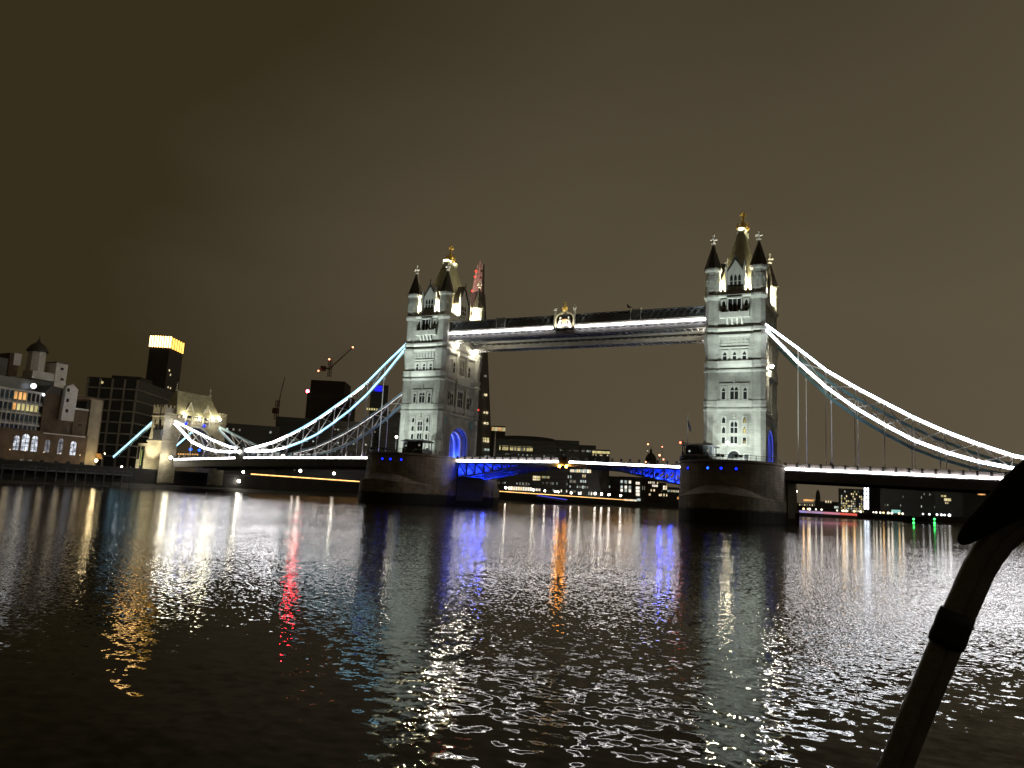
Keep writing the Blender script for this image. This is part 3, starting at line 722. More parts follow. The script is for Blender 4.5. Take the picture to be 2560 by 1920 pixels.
# ------------------------------------------------------------------ suspension chains
UPL = [(47.3,44.0),(54.6,37.9),(60.1,33.0),(65.8,29.2),(71.1,26.0),(76.3,22.9),(81.8,20.1),(87.5,17.6),(93,15.5),(98.5,14.2),(104.2,12.95)]
LOL = [(47.3,43.1),(54.5,34.9),(60.0,29.4),(65.6,24.9),(71.1,21.3),(76.5,18.1),(82.0,15.8),(87.5,14.1),(93,12.95),(98.5,12.65),(104.2,12.7)]
def chain(sx, Y, up, lo, label, mled, paint, led_split=None, hang=True, group='suspension chains of the bridge'):
    root = thing('suspension_chain', label, 'suspension chain', (sx*up[0][0], Y, up[0][1]), group)
    out = -1 if Y < 0 else 1
    for nm, pts, wd in (('upper_chord', up, .62), ('lower_chord', lo, .66)):
        m = MB(); pp = [(sx*x, Y, z) for x, z in pts]
        for a, c in zip(pp, pp[1:]): m.bar(a, c, .5, wd)
        cobj = m.build(nm, paint, root)
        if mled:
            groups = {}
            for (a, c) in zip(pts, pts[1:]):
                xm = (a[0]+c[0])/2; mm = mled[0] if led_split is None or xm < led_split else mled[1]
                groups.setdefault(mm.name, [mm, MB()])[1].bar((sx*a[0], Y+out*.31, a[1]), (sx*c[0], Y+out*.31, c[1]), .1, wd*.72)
            for mm, mb in groups.values(): mb.build('led_strip', mm, cobj)  # pale blue lengths put the LED wash on the paint as glow
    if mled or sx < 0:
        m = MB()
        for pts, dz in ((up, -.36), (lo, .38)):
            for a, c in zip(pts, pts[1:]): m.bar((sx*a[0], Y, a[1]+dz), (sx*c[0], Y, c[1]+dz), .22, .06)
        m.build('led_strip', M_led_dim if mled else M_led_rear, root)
    n = len(up)
    for i in range(1, n-1):
        m = MB(); m.bar((sx*up[i][0],Y+out*.1,up[i][1]), (sx*lo[i][0],Y+out*.1,lo[i][1]), .27); m.build('post', M_white, root)
        if hang:
            z1 = zs(up[i][0]) + .3
            if lo[i][1] - z1 > .5:
                m = MB(); m.bar((sx*lo[i][0],Y+out*.3,lo[i][1]-.3), (sx*lo[i][0],Y+out*.3,z1), .17); m.bar((sx*lo[i][0],Y,lo[i][1]-.3), (sx*lo[i][0],Y,lo[i][1]-1.2), .34); m.build('hanger', M_white, root)
    for i in range(n-1):
        if i >= 1 and i < n-2:
            m = MB(); m.bar((sx*up[i][0],Y+out*.18,up[i][1]), (sx*lo[i+1][0],Y+out*.18,lo[i+1][1]), .22); m.build('brace', M_white, root)
            m = MB(); m.bar((sx*lo[i][0],Y+out*.02,lo[i][1]), (sx*up[i+1][0],Y+out*.02,up[i+1][1]), .22); m.build('brace', M_white, root)
    return root
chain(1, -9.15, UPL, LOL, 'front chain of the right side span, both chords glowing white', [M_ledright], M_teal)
chain(1, 9.15, UPL, LOL, 'rear unlit teal chain of the right side span', None, M_teal)
chain(-1, -9.15, UPL, LOL, 'front chain of the left side span, glowing pale blue then white', [M_ledwash, M_ledchain], M_sky, 86)
chain(-1, 9.15, UPL, LOL, 'rear grey-teal chain of the left side span, seen below the front one', None, M_sky)
SU = [(105.8,13.2),(111,14.0),(118,15.9),(124,17.9),(130,19.9),(135.6,21.8)]
SL = [(105.8,12.5),(110,12.25),(116,12.4),(121,13.2),(127,15.2),(135.6,21.0)]
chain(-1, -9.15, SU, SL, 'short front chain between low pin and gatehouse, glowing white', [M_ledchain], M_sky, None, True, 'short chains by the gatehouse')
chain(-1, 9.15, SU, SL, 'short rear blue-grey chain on the far side by the gatehouse', None, M_sky, None, True, 'short chains by the gatehouse')
for Y, lab in ((-9.15, 'front pale blue backstay sloping down left of the gatehouse'), (9.15, 'rear pale blue backstay seen through the gatehouse arch')):
    root = thing('backstay', lab, 'backstay', (-146,Y,21.5), 'backstays of the gatehouse')
    m = MB(); m.bar((-140,Y,25.5), (-163,Y,9.4), .8, .95); m.build('chord', M_sky, root)
    m = MB(); m.bar((-145.5,Y-.43,21.65), (-162.8,Y-.43,9.55), .05, .6); m.build('led_strip', M_ledwash, root)  # glow stands in for lit blue paint here too
for Y, lab in ((-9.5, 'dark pin housing where front chains meet above the left span deck'), (9.3, 'dark pin housing where rear chains meet above the left span deck')):
    root = thing('chain_pin', lab, 'chain pin', (-105,Y,10), 'chain pin housings')
    m = MB(); m.box(-106.4, -103.6, Y-.75, Y+.5, 9.7, 13.6); m.box(-105.4, -104.6, Y-.6, Y+.4, 13.6, 15.2); m.lathe(-105, Y-.1, [(.5,13.6),(.6,14),(.2,15.6)], 8); m.build('housing', M_dark, root)
    m = MB(); m.sphere((-105, Y-.9, 12.3), .5, 8); m.build('lamp_glass', M_globe, root)

# ------------------------------------------------------------------ high level walkways
def walkway(y0, y1, label, lit):
    root = thing('high_walkway', label, 'walkway', (0,(y0+y1)/2,44), 'high level walkways')
    x0 = XT - 6.2
    m = MB(); m.box(-x0, x0, y0+.15, y1-.15, 45.3, 45.6); m.box(-x0, x0, y0+.1, y1-.1, 49.0, 49.2); m.build('floor_and_roof', M_dark, root)
    m = MB()
    for y in (y0, y1): m.box(-x0, x0, y-.16, y+.16, 45.65, 46.75) if y == y1 or not lit else m.box(-x0, x0, y-.02, y+.16, 45.65, 46.75)
    m.build('fascia', M_grey, root)
    for y in (y0, y1):
        m = MB(); m.box(-x0, x0, y-.12, y+.12, 48.85, 49.1); m.box(-x0, x0, y-.1, y+.1, 46.76, 46.95)
        n = 44
        for i in range(n):
            xa, xb = -x0 + 2*x0*i/n, -x0 + 2*x0*(i+1)/n
            m.bar((xa,y,46.9), (xb,y,48.9), .1, .2); m.bar((xb,y+.02,46.9), (xa,y+.02,48.9), .1, .2)
        m.build('lattice', M_grey, root)
    m = MB(); m.box(-x0, x0, (y0+y1)/2-.1, (y0+y1)/2+.1, 46.9, 48.95); m.build('glazing', M_soffit, root)
    # soffit truss
    m = MB()
    for y in (y0+.1, y1-.1):
        m.box(-x0, x0, y-.22, y+.22, 43.95, 44.25); m.box(-x0, x0, y-.03, y+.03, 44.25, 45.05)
        n = 36
        for i in range(n):
            xa, xb = -x0 + 2*x0*i/n, -x0 + 2*x0*(i+1)/n
            m.bar((xa,y,44.2), (xb,y,45.3), .14); m.bar((xb,y,44.2), (xa,y,45.3), .14)
    for i in range(49):
        x = -x0 + .1 + (2*x0-.2)*i/48; m.box(x-.12, x+.12, y0+.3, y1-.3, 44.0, 44.2)
    m.box(-x0, x0, y0+.4, y1-.4, 44.5, 44.6)
    m.build('soffit_truss', M_soffit, root)
    if lit:
        m = MB()
        for a, c in ((-x0+.1,-19.9),(-19.7,-12.1),(-11.9,-6.5),(-6.3,-3.9),(2.1,18.8),(19.0,27.0),(27.2,x0-.1)):
            m.box(a, c, y0-.34, y0-.24, 45.62, 46.02)
        m.build('led_strip', M_led, root)
        m = MB()
        m.box(-x0, x0, y0-.19, y0-.15, 46.06, 46.7)
        for i in range(120):
            x = -x0 + (i+.5)*2*x0/120; m.bar((x-.28,y0-.22,46.1), (x+.28,y0-.22,46.66), .06, .1)
        m.build('fascia_panelling', M_white, root)
    return root
WALK = walkway(-8.5, -4.9, 'front high walkway between the towers, bright white strip along its side', True)
walkway(4.9, 8.5, 'rear high walkway between the towers, seen under the front one', False)
# crest in the middle, small framed panels either side
root = thing('royal_crest', 'lit gold and white coat of arms in an arched frame mid walkway', 'crest', (-.9,-8.8,45.6))
for x in (-3.55, 1.75):
    m = MB(); m.box(x-.2, x+.2, -9.1, -8.7, 45.3, 50.0); m.lathe(x, -8.9, [(.15,50.0),(.42,50.3),(.5,50.8),(.12,51.1),(.05,51.5)], 8); m.box(x-.42, x-.19, -9.0, -8.8, 45.3, 49.6)
    m.build('frame_post', M_trim, root)
m = MB(); OG = [(-2.45,45.7),(-2.45,48.2),(-2.1,48.9),(-1.2,49.35),(-.5,49.65),(0,50.15)]
for sgn in (-1, 1):
    for a, c in zip(OG, OG[1:]): m.bar((-.9+sgn*a[0],-8.95,a[1]), (-.9+sgn*c[0],-8.95,c[1]), .3, .38)
m.build('ogee_arch', mat('cream_paint', (.75,.70,.50), .5), root)
m = MB(); m.box(-3.2, 1.4, -8.72, -8.66, 45.6, 49.0); m.build('back_panel', M_dark, root)
m = MB(); m.loft([[(-.9+a, y, z) for a, z in ((-.65,47.9),(-.62,46.9),(0,46.1),(.62,46.9),(.65,47.9))] for y in (-8.75,-8.98)]); m.build('shield', mat('shield_paint', (.62,.38,.24), .5, 0, .4, 3.), root)
for sgn in (-1, 1):   # rampant supporters
    m = MB(); c = -.9 + sgn*1.35
    m.tube([(c+sgn*.3,-8.9,45.7),(c+sgn*.25,-8.9,46.6),(c,-8.9,47.4),(c-sgn*.15,-8.95,48.1)], [.32,.42,.36,.2], 8); m.sphere((c-sgn*.2,-8.95,48.3), .3, 6)
    m.tube([(c-sgn*.1,-9,47.4),(c-sgn*.6,-9.05,47.6)], [.15,.12], 6); m.tube([(c+sgn*.5,-8.9,45.9),(c+sgn*.8,-8.9,46.8),(c+sgn*.6,-8.9,47.5)], [.08,.1,.05], 6)
    m.build('supporter', M_white, root, True)
m = MB()
m.lathe(-.9, -8.95, [(.62,50.0),(.68,50.3),(.8,50.7),(.62,51.1),(.2,51.3),(.28,51.6),(.1,51.8),(.22,52.0),(.05,52.3)], 10); m.build('crown', M_gold, root)
m = MB(); m.box(-3.0, 1.2, -9.5, -9.2, 45.2, 45.45); m.build('light_trough', M_dark, root)
for k in range(2): lamp('crest_light', (-2.0+2.2*k, -9.75, 45.5), 900, (1,.93,.75), .1, 150, (-2.0+2.2*k, -8.9, 48), .5, root)
for cx, lab in ((-19.1, 'small framed panel on the left half of the walkway'), (17.5, 'small framed panel on the right half of the walkway')):
    root = thing('walkway_panel', lab, 'panel frame', (cx,-8.7,46.8), 'framed panels on the walkway')
    m = MB(); m.box(cx-1.35, cx-1.15, -8.95, -8.7, 46.8, 49.7); m.box(cx+1.15, cx+1.35, -8.95, -8.7, 46.8, 49.7); m.box(cx-1.15, cx+1.15, -8.9, -8.72, 49.2, 49.35); m.build('frame', M_trim, root)
    m = MB(); m.loft([[(cx+a, y, z) for a, z in ((-.9,48.9),(-.9,47.9),(0,47.2),(.9,47.9),(.9,48.9))] for y in (-8.72,-8.85)]); m.build('shield', M_grey, root)
root = thing('weather_vane', 'small dark fin-shaped vane leaning above the right walkway panel', 'vane', (16.4,-6.7,49.2))
m = MB(); m.bar((16.6,-6.7,49.2), (15.6,-6.7,50.6), .14); m.build('arm', M_dark, root)
m = MB(); m.loft([[(15.9,y,50.1),(15.3,y,50.7),(14.6,y,51.5),(14.75,y,50.4)] for y in (-6.75,-6.65)]); m.build('fin', mat('rust_red', (.12,.06,.05), .7), root)

# pedestrian on the right span
def person(x, y, z, label):
    root = thing('person', label, 'person', (x,y,z))
    prof = [(.09,0),(.10,.1),(.08,.12),(.09,.45),(.12,.8)]
    m = MB()
    for sx, fy in ((-.11,-.12),(.11,.14)): m.tube([(x+sx,y+fy,z),(x+sx,y+fy*.9,z+.08),(x+sx,y+fy*.5,z+.45),(x+sx*.9,y,z+.88)], [.06,.06,.075,.1], 8)
    m.tube([(x,y,z+.85),(x,y,z+1.1),(x,y,z+1.38),(x,y,z+1.48),(x,y-.01,z+1.54)], [.17,.19,.22,.12,.07], 10)
    for sx in (-1, 1): m.tube([(x+sx*.2,y,z+1.42),(x+sx*.29,y+.02,z+1.1),(x+sx*.25,y-.12,z+.85)], [.07,.06,.045], 8)
    m.sphere((x,y-.01,z+1.66), .12, 8); m.sphere((x,y-.12,z+1.65), .025, 4)
    m.build('body', mat('dark_clothing', (.03,.03,.035), .9), root, True)
    m = MB(); m.lathe(x, y+.01, [(.125,z+1.66),(.13,z+1.72),(.08,z+1.79),(.01,z+1.81)], 10); m.build('hair', M_dark, root, True)
person(60.9, -8.7, zs(61)+.26, 'person in dark clothing standing at the parapet of the right span')

# ------------------------------------------------------------------ floodlights of the bridge
def flood(x, y, z, aim, power, spot, col, label, group, r=.2):
    root = thing('floodlight', label, 'floodlight', (x,y,z), group)
    d = (Vector(aim) - Vector((x,y,z))).normalized(); rot = d.to_track_quat('Z', 'Y').to_matrix().to_4x4()
    m = MB(); m.M = Matrix.Translation((x,y,z)) @ rot; m.box(-.35, .35, -.28, .28, -.4, -.1); m.build('housing', M_dark, root)
    m = MB(); m.box(x-.06, x+.06, y-.06, y+.06, z-.9, z-.2); m.build('bracket', M_dark, root)
    p = Vector((x,y,z)) + d*.05
    lamp('flood_lamp', p, power, col, r, spot, aim, 1.0 if spot < 50 else .7, root)
COOL = (.90, 1.0, .94)
for tx, nm, offs in ((XT,'right',(-.6,3.0)), (-XT,'left',(-4.6,-1.0))):
    for q, sd in zip(offs, ('left','right')):
        flood(tx+q, -24.4, TB+1.0, (tx+q*.3, -10, 23), 10000, 100, COOL, 'low floodlight on the %s pier rail, %s one of the pair' % (nm, sd), 'floodlights on the pier terraces')
        flood(tx+q+.9, -24.3, TB+1.0, (tx+q*.3, -10, 50), 47000, 37, COOL, 'floodlight on the %s pier rail tilted steeply up, %s one' % (nm, sd), 'floodlights on the pier terraces')
WARM = (1, .88, .58)
for tx, nm in ((XT,'right'), (-XT,'left')):
    for q, sy in ((-1,-1), (1,-1), (-1,1), (1,1)):
        for (x, y, P) in ((tx+q*2.75, sy*8.2, 13000), (tx+q*5.15, sy*4.6, 13000)):
            m = MB(); m.sphere((x, y, 52.5), .16, 6)
            o = m.build('roof_floodlight', M_soft); tag(o, 'small warm lamp at the roof foot of the %s tower' % nm, 'roof lamp', 'warm roof lamps of the %s tower' % nm)
            lamp('roof_glow', (x, y, 53.0), P, WARM, .3, None, None, .5, o)
for tx, nm in ((XT,'right'), (-XT,'left')):
    for sy in (-1, 1):
        m = MB(); m.box(tx-.25, tx+.25, sy*2.3-.15, sy*2.3+.15, 68.72, 68.9)
        o = m.build('finial_floodlight', M_soft); tag(o, 'small lamp at the foot of the gilded finial on the %s tower' % nm, 'roof lamp', 'finial lamps of the %s tower' % nm)
        lamp('finial_glow', (tx, sy*2.3, 69.2), 2200, (1,.85,.5), .15, None, None, .5, o)
def wall_lamp(x, y, z, sx, P, label):
    root = thing('wall_lamp', label, 'wall lamp', (x,y,z))
    m = MB(); m.bar((x-sx*.9,y,z+.3), (x,y,z+.25), .12); m.build('bracket', M_dark, root)
    m = MB(); m.sphere((x,y,z), .34, 8); m.build('globe', M_walllamp, root, True)
    lamp('wall_glow', (x+sx*.5,y,z-.3), P, (1,.88,.62), .3, None, None, .5, root)
for sy, nm in ((-5.0,'nearer'), (5.6,'farther')):
    wall_lamp(-XT+7.1, sy, 43.3, 1, 560, '%s white lamp on the left tower under the walkway end' % nm)
    wall_lamp(XT-7.1, sy, 43.3, -1, 560, '%s white lamp on the hidden inner face of the right tower' % nm)
wall_lamp(XT+7.4, -5, 34.9, 1, 700, 'bright lamp on the right side of the right tower')
BLUE = (.02,.06,1)
for tx, nm in ((XT,'right'), (-XT,'left')):
    for k, dx in enumerate((-3.7, 0, 3.7)):
        for sy in (-1, 1):
            m = MB(); m.box(tx+dx-.2, tx+dx+.2, sy*4.0-.15, sy*4.0+.15, 12.0, 12.35)
            o = m.build('arch_uplight', M_blue); tag(o, 'blue uplight at the kerb inside the %s tower arch' % nm, 'uplight', 'blue uplights in the %s tower arch' % nm)
            lamp('arch_glow', (tx+dx, sy*3.5, 12.9), 950, BLUE, .15, None, None, .5, o)
    for dx in (-2.75, -.95):
        m = MB(); m.box(tx+dx-.15, tx+dx+.15, 3.5, 3.8, 12.0, 12.35)
        o = m.build('arch_uplight', M_soft); tag(o, 'white uplight among the blue ones inside the %s tower arch' % nm, 'uplight', 'white uplights in the %s tower arch' % nm)
        lamp('arch_glow', (tx+dx, 3.3, 12.8), 420, (.8,.88,1), .15, None, None, .5, o)
for sx, nm in ((-1,'left'), (1,'right')):
    for k, (x, y, z, P) in enumerate(((28.6,-5,9.6,1300),(28.6,0,9.6,1300),(28.6,5,9.6,1300),(23.5,-4.6,10.2,700),(23.5,4.6,10.2,700),(18.6,0,10.9,200))):
        m = MB(); m.box(sx*x-.2, sx*x+.2, y-.2, y+.2, z-.12, z+.12)
        o = m.build('span_floodlight', M_blue); tag(o, 'small blue floodlight under the %s half of the lifting span' % nm, 'blue floodlight', 'blue floodlights under the %s lifting span' % nm)
        lamp('span_glow', (sx*x, y, z-.45 if z > 6 else z+.45), P, BLUE, .2, None, None, .5, o)

# ------------------------------------------------------------------ south gatehouse (abutment tower)
def gatehouse():
    root = thing('gatehouse', 'warm lit stone gatehouse with steep roof at the left end of the bridge', 'gatehouse', (-138,0,2))
    for sy in (-1, 1):
        cx, cy = -139.2, sy*10.2
        m = MB(); sq = lambda h, k, z: [(cx+a*h, cy+c*k, z) for a, c in ((-1,-1),(1,-1),(1,1),(-1,1))]
        m.loft([sq(3.5,3.2,-1), sq(3.4,3.1,9.2), sq(3.2,2.95,14.6), sq(3.45,3.2,14.7), sq(3.45,3.2,15.2), sq(3.1,2.9,15.3), sq(2.75,2.6,18.2), sq(2.75,2.6,22.8), sq(3.0,2.85,23.0), sq(3.0,2.85,23.3), sq(2.75,2.6,23.4), sq(2.75,2.6,25.9)])
        for i in range(4):
            for j in range(4):
                if i in (0,3) or j in (0,3): x, y = cx-2.4+i*1.6, cy-2.25+j*1.5; m.box(x-.42, x+.42, y-.4, y+.4, 25.9, 26.7)
        t = m.build('turret', M_abut, root)
        for q in (-1.3, 1.3):
            m = MB(); m.box(cx+q-.22, cx+q+.22, cy-2.63, cy-2.55, 20.0, 21.9); m.build('slit_window', M_pane, t)
        m = MB(); m.tube([(cx+.9,cy-2.75,26.5),(cx+.9,cy-2.75,19.0)], .13, 6); m.build('downpipe', M_dark, t)
        m = MB(); m.box(cx-.6, cx+2.9, cy-3.4, cy-2.5, 15.3, 18.6); m.box(cx-1.0, cx+.2, cy-3.3, cy-2.6, 18, 19.2); m.box(cx+.9, cx+1.5, cy-3.3, cy-2.6, 18, 20); m.build('oriel', M_dark, t)
    # arch wall over the road
    A = [(6.9*math.cos(math.pi*k/14), 14.5 + 6.2*math.sin(math.pi*k/14)) for k in range(15)]
    m = MB()
    for (ya, za), (yb, zb) in zip(A, A[1:]):
        for x0, x1 in ((-142,-136.4),):
            m.add([(x0,ya,za),(x0,yb,zb),(x0,yb,23),(x0,ya,23),(x1,ya,za),(x1,yb,zb),(x1,yb,23),(x1,ya,23)], [(0,1,2,3),(7,6,5,4),(0,4,5,1),(3,2,6,7)])
    for sy in (-1, 1): m.box(-142, -136.4, min(sy*6.9,sy*7.7), max(sy*6.9,sy*7.7), 9, 23)
    m.build('arch_wall', M_abut, root)
    m = MB(); 
    for q in range(14):
        m.bar((-136.3, A[q][0]*1.03, 14.5+(A[q][1]-14.5)*1.03), (-136.3, A[q+1][0]*1.03, 14.5+(A[q+1][1]-14.5)*1.03), .3, .5)
    m.build('arch_ring', M_trim, root)
    # roof: ridge across the road, flared hipped ends
    m = MB()
    R = [[(-139.2+sx*a, sy*c, z) for sx, sy in ((-1,-1),(1,-1),(1,1),(-1,1))] for a, c, z in ((4.2,9.6,24.2),(3.1,8.7,26.2),(1.6,7.6,29.2),(.25,7.0,32.2))]
    m.loft(R); rf = m.build('roof', mat('pale_lead_roof', (.48,.46,.32), .7, 0, .25, 1.0), root)
    for sy in (-1, 1):
        m = MB(); m.lathe(-139.2, sy*7.0, [(.35,32),(.5,32.5),(.18,32.9),(.16,34),(.4,34.3),(.1,34.6),(.04,35.4)], 8); m.build('finial', M_trim, rf)
    for y in (-3.6, 3.6):
        m = MB(); m.M = Matrix.Translation((-136.2, y, 0))
        m.loft([[(x, a, z) for a, z in ((-1.3,22.6),(1.3,22.6),(1.3,26.2),(0,28.4),(-1.3,26.2))] for x in (-.6, .3)])
        d = m.build('dormer', M_abut, root)
        m = MB(); m.M = Matrix.Translation((-136.2, y, 0))
        for s in (-1, 1): m.bar((.35, s*1.5, 25.8), (.35, 0, 28.7), .25, .3); m.box(.2, .5, s*1.35-.13, s*1.35+.13, 21.5, 26)
        m.build('gable_trim', M_trim, d)
        m = MB(); m.box(-135.9, -135.84, y-.7, y+.7, 23.4, 25.8); m.build('window', M_pane, d)
    m = MB()
    for k in range(10): y = -7.4 + k*1.64; m.box(-136.5, -136.1, y-.5, y+.5, 23, 23.9)
    m.box(-136.6, -136.2, -7.6, 7.6, 22.6, 23.2); m.build('parapet', M_abut, root)
    # lower range with glazed bay on the landward side
    m = MB(); m.box(-147.5, -142.9, -12.6, -9, 2, 14.2); 
    w = m.build('stair_wing', M_abut, root)
    m = MB(); m.box(-147.2, -146.2, -12.7, -12.55, 9.0, 13.2); m.box(-145.6, -144.0, -12.7, -12.55, 3.0, 13.2); m.build('window', M_pane, w)
    m = MB(); m.box(-145.2, -145.0, -12.78, -12.72, 7, 12); m.build('sign_light', emit('green_tube', (.6,.9,.15), .6), w)
    return root
gatehouse()
def pt_lamp(p, P, col, mm, r, label, group=None, name='floodlight', cat='floodlight', off=(0,0,0)):
    root = thing(name, label, cat, p, group)
    m = MB(); m.sphere(p, r, 8); m.build('lens', mm, root, True)
    m = MB(); m.box(p[0]-.08, p[0]+.08, p[1]-.08, p[1]+.08, p[2]-r-.5, p[2]-r+.05); m.build('bracket', M_dark, root)
    if P: lamp('flood_lamp', Vector(p) + Vector(off), P, col, r*1.1+.05, None, None, .5, root)
YW = (1,.9,.58)
for p, P, nm in (((-134.9,-6.2,23.9),900,'nearest'), ((-134.9,-.2,23.4),700,'middle'), ((-134.9,5.6,23.9),800,'farther'), ((-135.2,8.6,24.2),700,'farthest')):
    pt_lamp(p, P, YW, M_white_l, .4, '%s of the bright lamps below the gatehouse roof' % nm, 'gatehouse roof lamps', off=(.5,0,.5))
pt_lamp((-133.6,-11.0,9.9), 900, (1,.93,.72), emit('deck_end_lamp', (1,.9,.62), 26), .5, 'very bright lamp where the left deck meets the gatehouse', off=(.4,-.9,0))
pt_lamp((-143.5,-17.5,4.6+.9), 2600, YW, M_globe, .3, 'floodlight on the quay at the foot of the gatehouse', off=(0,-.6,.3))
flood(-139.5, -20.5, 6.4, (-139.4, -12, 19), 16000, 75, (1,.9,.62), 'wide floodlight on the quay aimed up the gatehouse turret', 'quay floodlights')
pt_lamp((-150.2,-15.5,6.2), 300, (.9,.95,1), M_white_l, .3, 'white lamp on the quay left of the gatehouse wing')
for y, nm in ((-4.6,'left'), (3.0,'right')):
    pt_lamp((-136.0, y, 21.6), 0, BLUE, M_blue, .42, '%s of two blue lamps above the gatehouse arch' % nm, 'blue gatehouse lamps')
pt_lamp((-135.0, -2.4, 13.2), 420, BLUE, M_cyan, .5, 'left blue lamp under the gatehouse arch', 'blue lamps under the gatehouse arch')
pt_lamp((-135.0, 1.2, 13.2), 300, BLUE, M_cyan, .42, 'right blue lamp under the gatehouse arch', 'blue lamps under the gatehouse arch')
root = thing('lantern_row', 'row of small orange lanterns above the parapet beside the gatehouse', 'lanterns', (-131,-8,11))
m = MB(); m.bar((-134,-8.2,11.0), (-124.5,-8.2,11.2), .12); m.build('rail', M_dark, root)
for k in range(9):
    m = MB(); m.sphere((-133.4+k*1.05,-8.3,11.25), .26, 6); m.build('lantern', M_w6, root)

# ------------------------------------------------------------------ buildings of the background
class Bld:
    def __init__(s, name, label, uL, uR, vT, D, depth, m, cat='building', yaw=0., z0=QZ, body='walls', group=None):
        uc = (uL+uR)/2; c = hitD(uc, vT, D); s.C = Vector((c.x, c.y, 0)); s.D = D
        d = Vector((c.x-CAM.x, c.y-CAM.y, 0)).normalized(); s.n = Matrix.Rotation(R_(yaw), 3, 'Z') @ (-d)
        s.sd = Vector((-s.n.y, s.n.x, 0)); s.top = c.z
        if (ray(2000,1000)-ray(500,1000)).dot(s.sd) < 0: s.sd = -s.sd
        s.a = s.loc(uL, vT)[0]; s.b = s.loc(uR, vT)[0]; s.z0 = z0; s.dep = depth
        s.root = thing(name, label, cat, (s.C.x, s.C.y, z0), group)
        s.M = Matrix(((s.sd.x, -s.n.x, 0, s.C.x), (s.sd.y, -s.n.y, 0, s.C.y), (0,0,1,0), (0,0,0,1)))
        mb = MB(); mb.M = s.M; mb.box(s.a, s.b, 0, depth, z0, s.top); s.body = mb.build(body, m, s.root)
    def loc(s, u, v):
        p = hitP(u, v, s.C, s.n); return (p - s.C).dot(s.sd), p.z
    def box(s, name, m, u0, v0, u1, v1, y0=-.15, y1=.05, parent=None):
        a, z1 = s.loc(u0, v0); c, z2 = s.loc(u1, v1)
        if z2 > z1: z1, z2 = z2, z1
        mb = MB(); mb.M = s.M; mb.box(min(a,c), max(a,c), y0, y1, z2, z1); return mb.build(name, m, parent or s.root)
    def row(s, u0, v0, u1, n, h, mats, fill=.7, prob=1., name='window'):
        a, z = s.loc(u0, v0); b_, _ = s.loc(u1, v0); k = s.D/FPX; w = (b_-a)/n*fill
        for i in range(n):
            if random.random() > prob: continue
            x = a + (b_-a)*(i+.5)/n; mm = random.choice(mats)
            mb = MB(); mb.M = s.M; mb.box(x-w/2, x+w/2, -.15, .03, z-h*k*.5, z+h*k*.5); mb.build(name, mm, s.root)
    def floors(s, zs_, m, y0=-.5, th=.35):
        mb = MB(); mb.M = s.M
        for z in zs_: mb.box(s.a-.4, s.b+.4, y0, s.dep+.3, z, z+th)
        return mb.build('floor_banding', m, s.root)

# --- near left bank: waterside warehouses, all fronts on the quay line
FX = -141.0
class Front:       # facade standing at X = FX, facing the river (+X)
    def __init__(s, name, label, uL, uR, vT, vu, m, depth=12, X=FX, z0=QZ, cat='building'):
        a = hitX(uL, vT, X); c = hitX(uR, vT, X); s.X = X; s.y0, s.y1 = a.y, c.y; t = hitX(vu, vT, X); s.top = t.z
        s.root = thing(name, label, cat, (X-depth/2, (s.y0+s.y1)/2, z0))
        mb = MB(); mb.box(X-depth, X, s.y0, s.y1, z0, s.top); s.body = mb.build('walls', m, s.root)
    def box(s, name, m, u0, v0, u1, v1, d0=-.02, d1=.15, parent=None):
        a = hitX(u0, v0, s.X); c = hitX(u1, v1, s.X)
        mb = MB(); mb.box(s.X+d0, s.X+d1, min(a.y,c.y), max(a.y,c.y), min(a.z,c.z), max(a.z,c.z)); return mb.build(name, m, parent or s.root)
    def arch(s, u0, u1, vt, vb, m):
        a = hitX(u0, vt, s.X); c = hitX(u1, vt, s.X); bz = hitX((u0+u1)/2, vb, s.X).z; tz = hitX((u0+u1)/2, vt, s.X).z
        ym, h = (a.y+c.y)/2, abs(c.y-a.y)/2; P = [(ym-h,bz),(ym+h,bz)] + [(ym+h*math.cos(math.pi*k/8), tz-h+h*math.sin(math.pi*k/8)) for k in range(9)]
        mb = MB(); mb.loft([[(s.X+.02, y, z) for y, z in P], [(s.X+.06, y, z) for y, z in P]]); o = mb.build('window', m, s.root)
        mb = MB(); mb.box(s.X+.06, s.X+.14, ym-.06, ym+.06, bz, tz); 
        for q in range(1, 4): z = bz+(tz-bz)*q/4; mb.box(s.X+.06, s.X+.13, ym-h, ym+h, z-.05, z+.05)
        mb.build('glazing_bar', M_dark, o); return o
M_arch = emit('arched_window_light', (.86,.9,1), .75, .85, .9)
# arched ground storey
g = Front('brick_warehouse', 'long brick warehouse base with tall arched windows on the left quay', -60, 222, 1075, 80, M_brick, 14, FX)
for k, (u0, u1, vt, vb) in enumerate(((36,50,1089,1125),(57,75,1085,1127),(81,96,1090,1129),(114,126,1099,1131),(147,159,1096,1136),(178,192,1103,1138))): g.arch(u0, u1, vt, vb, M_arch if k in (0,1,2,5) else emit('arched_window_dim%s' % k, (.6,.6,.66), .3, .8, .9))
g.box('ledge', M_bwhite, 108, 1081, 211, 1094, 0, .35)
for u in (-30, 0, 50, 70, 100, 135, 165, 200): 
    g.arch(u, u+11, 1147+ (u-50)*.05, 1178 + (u-50)*.05, M_w4 if u in (50,70) else M_pane)
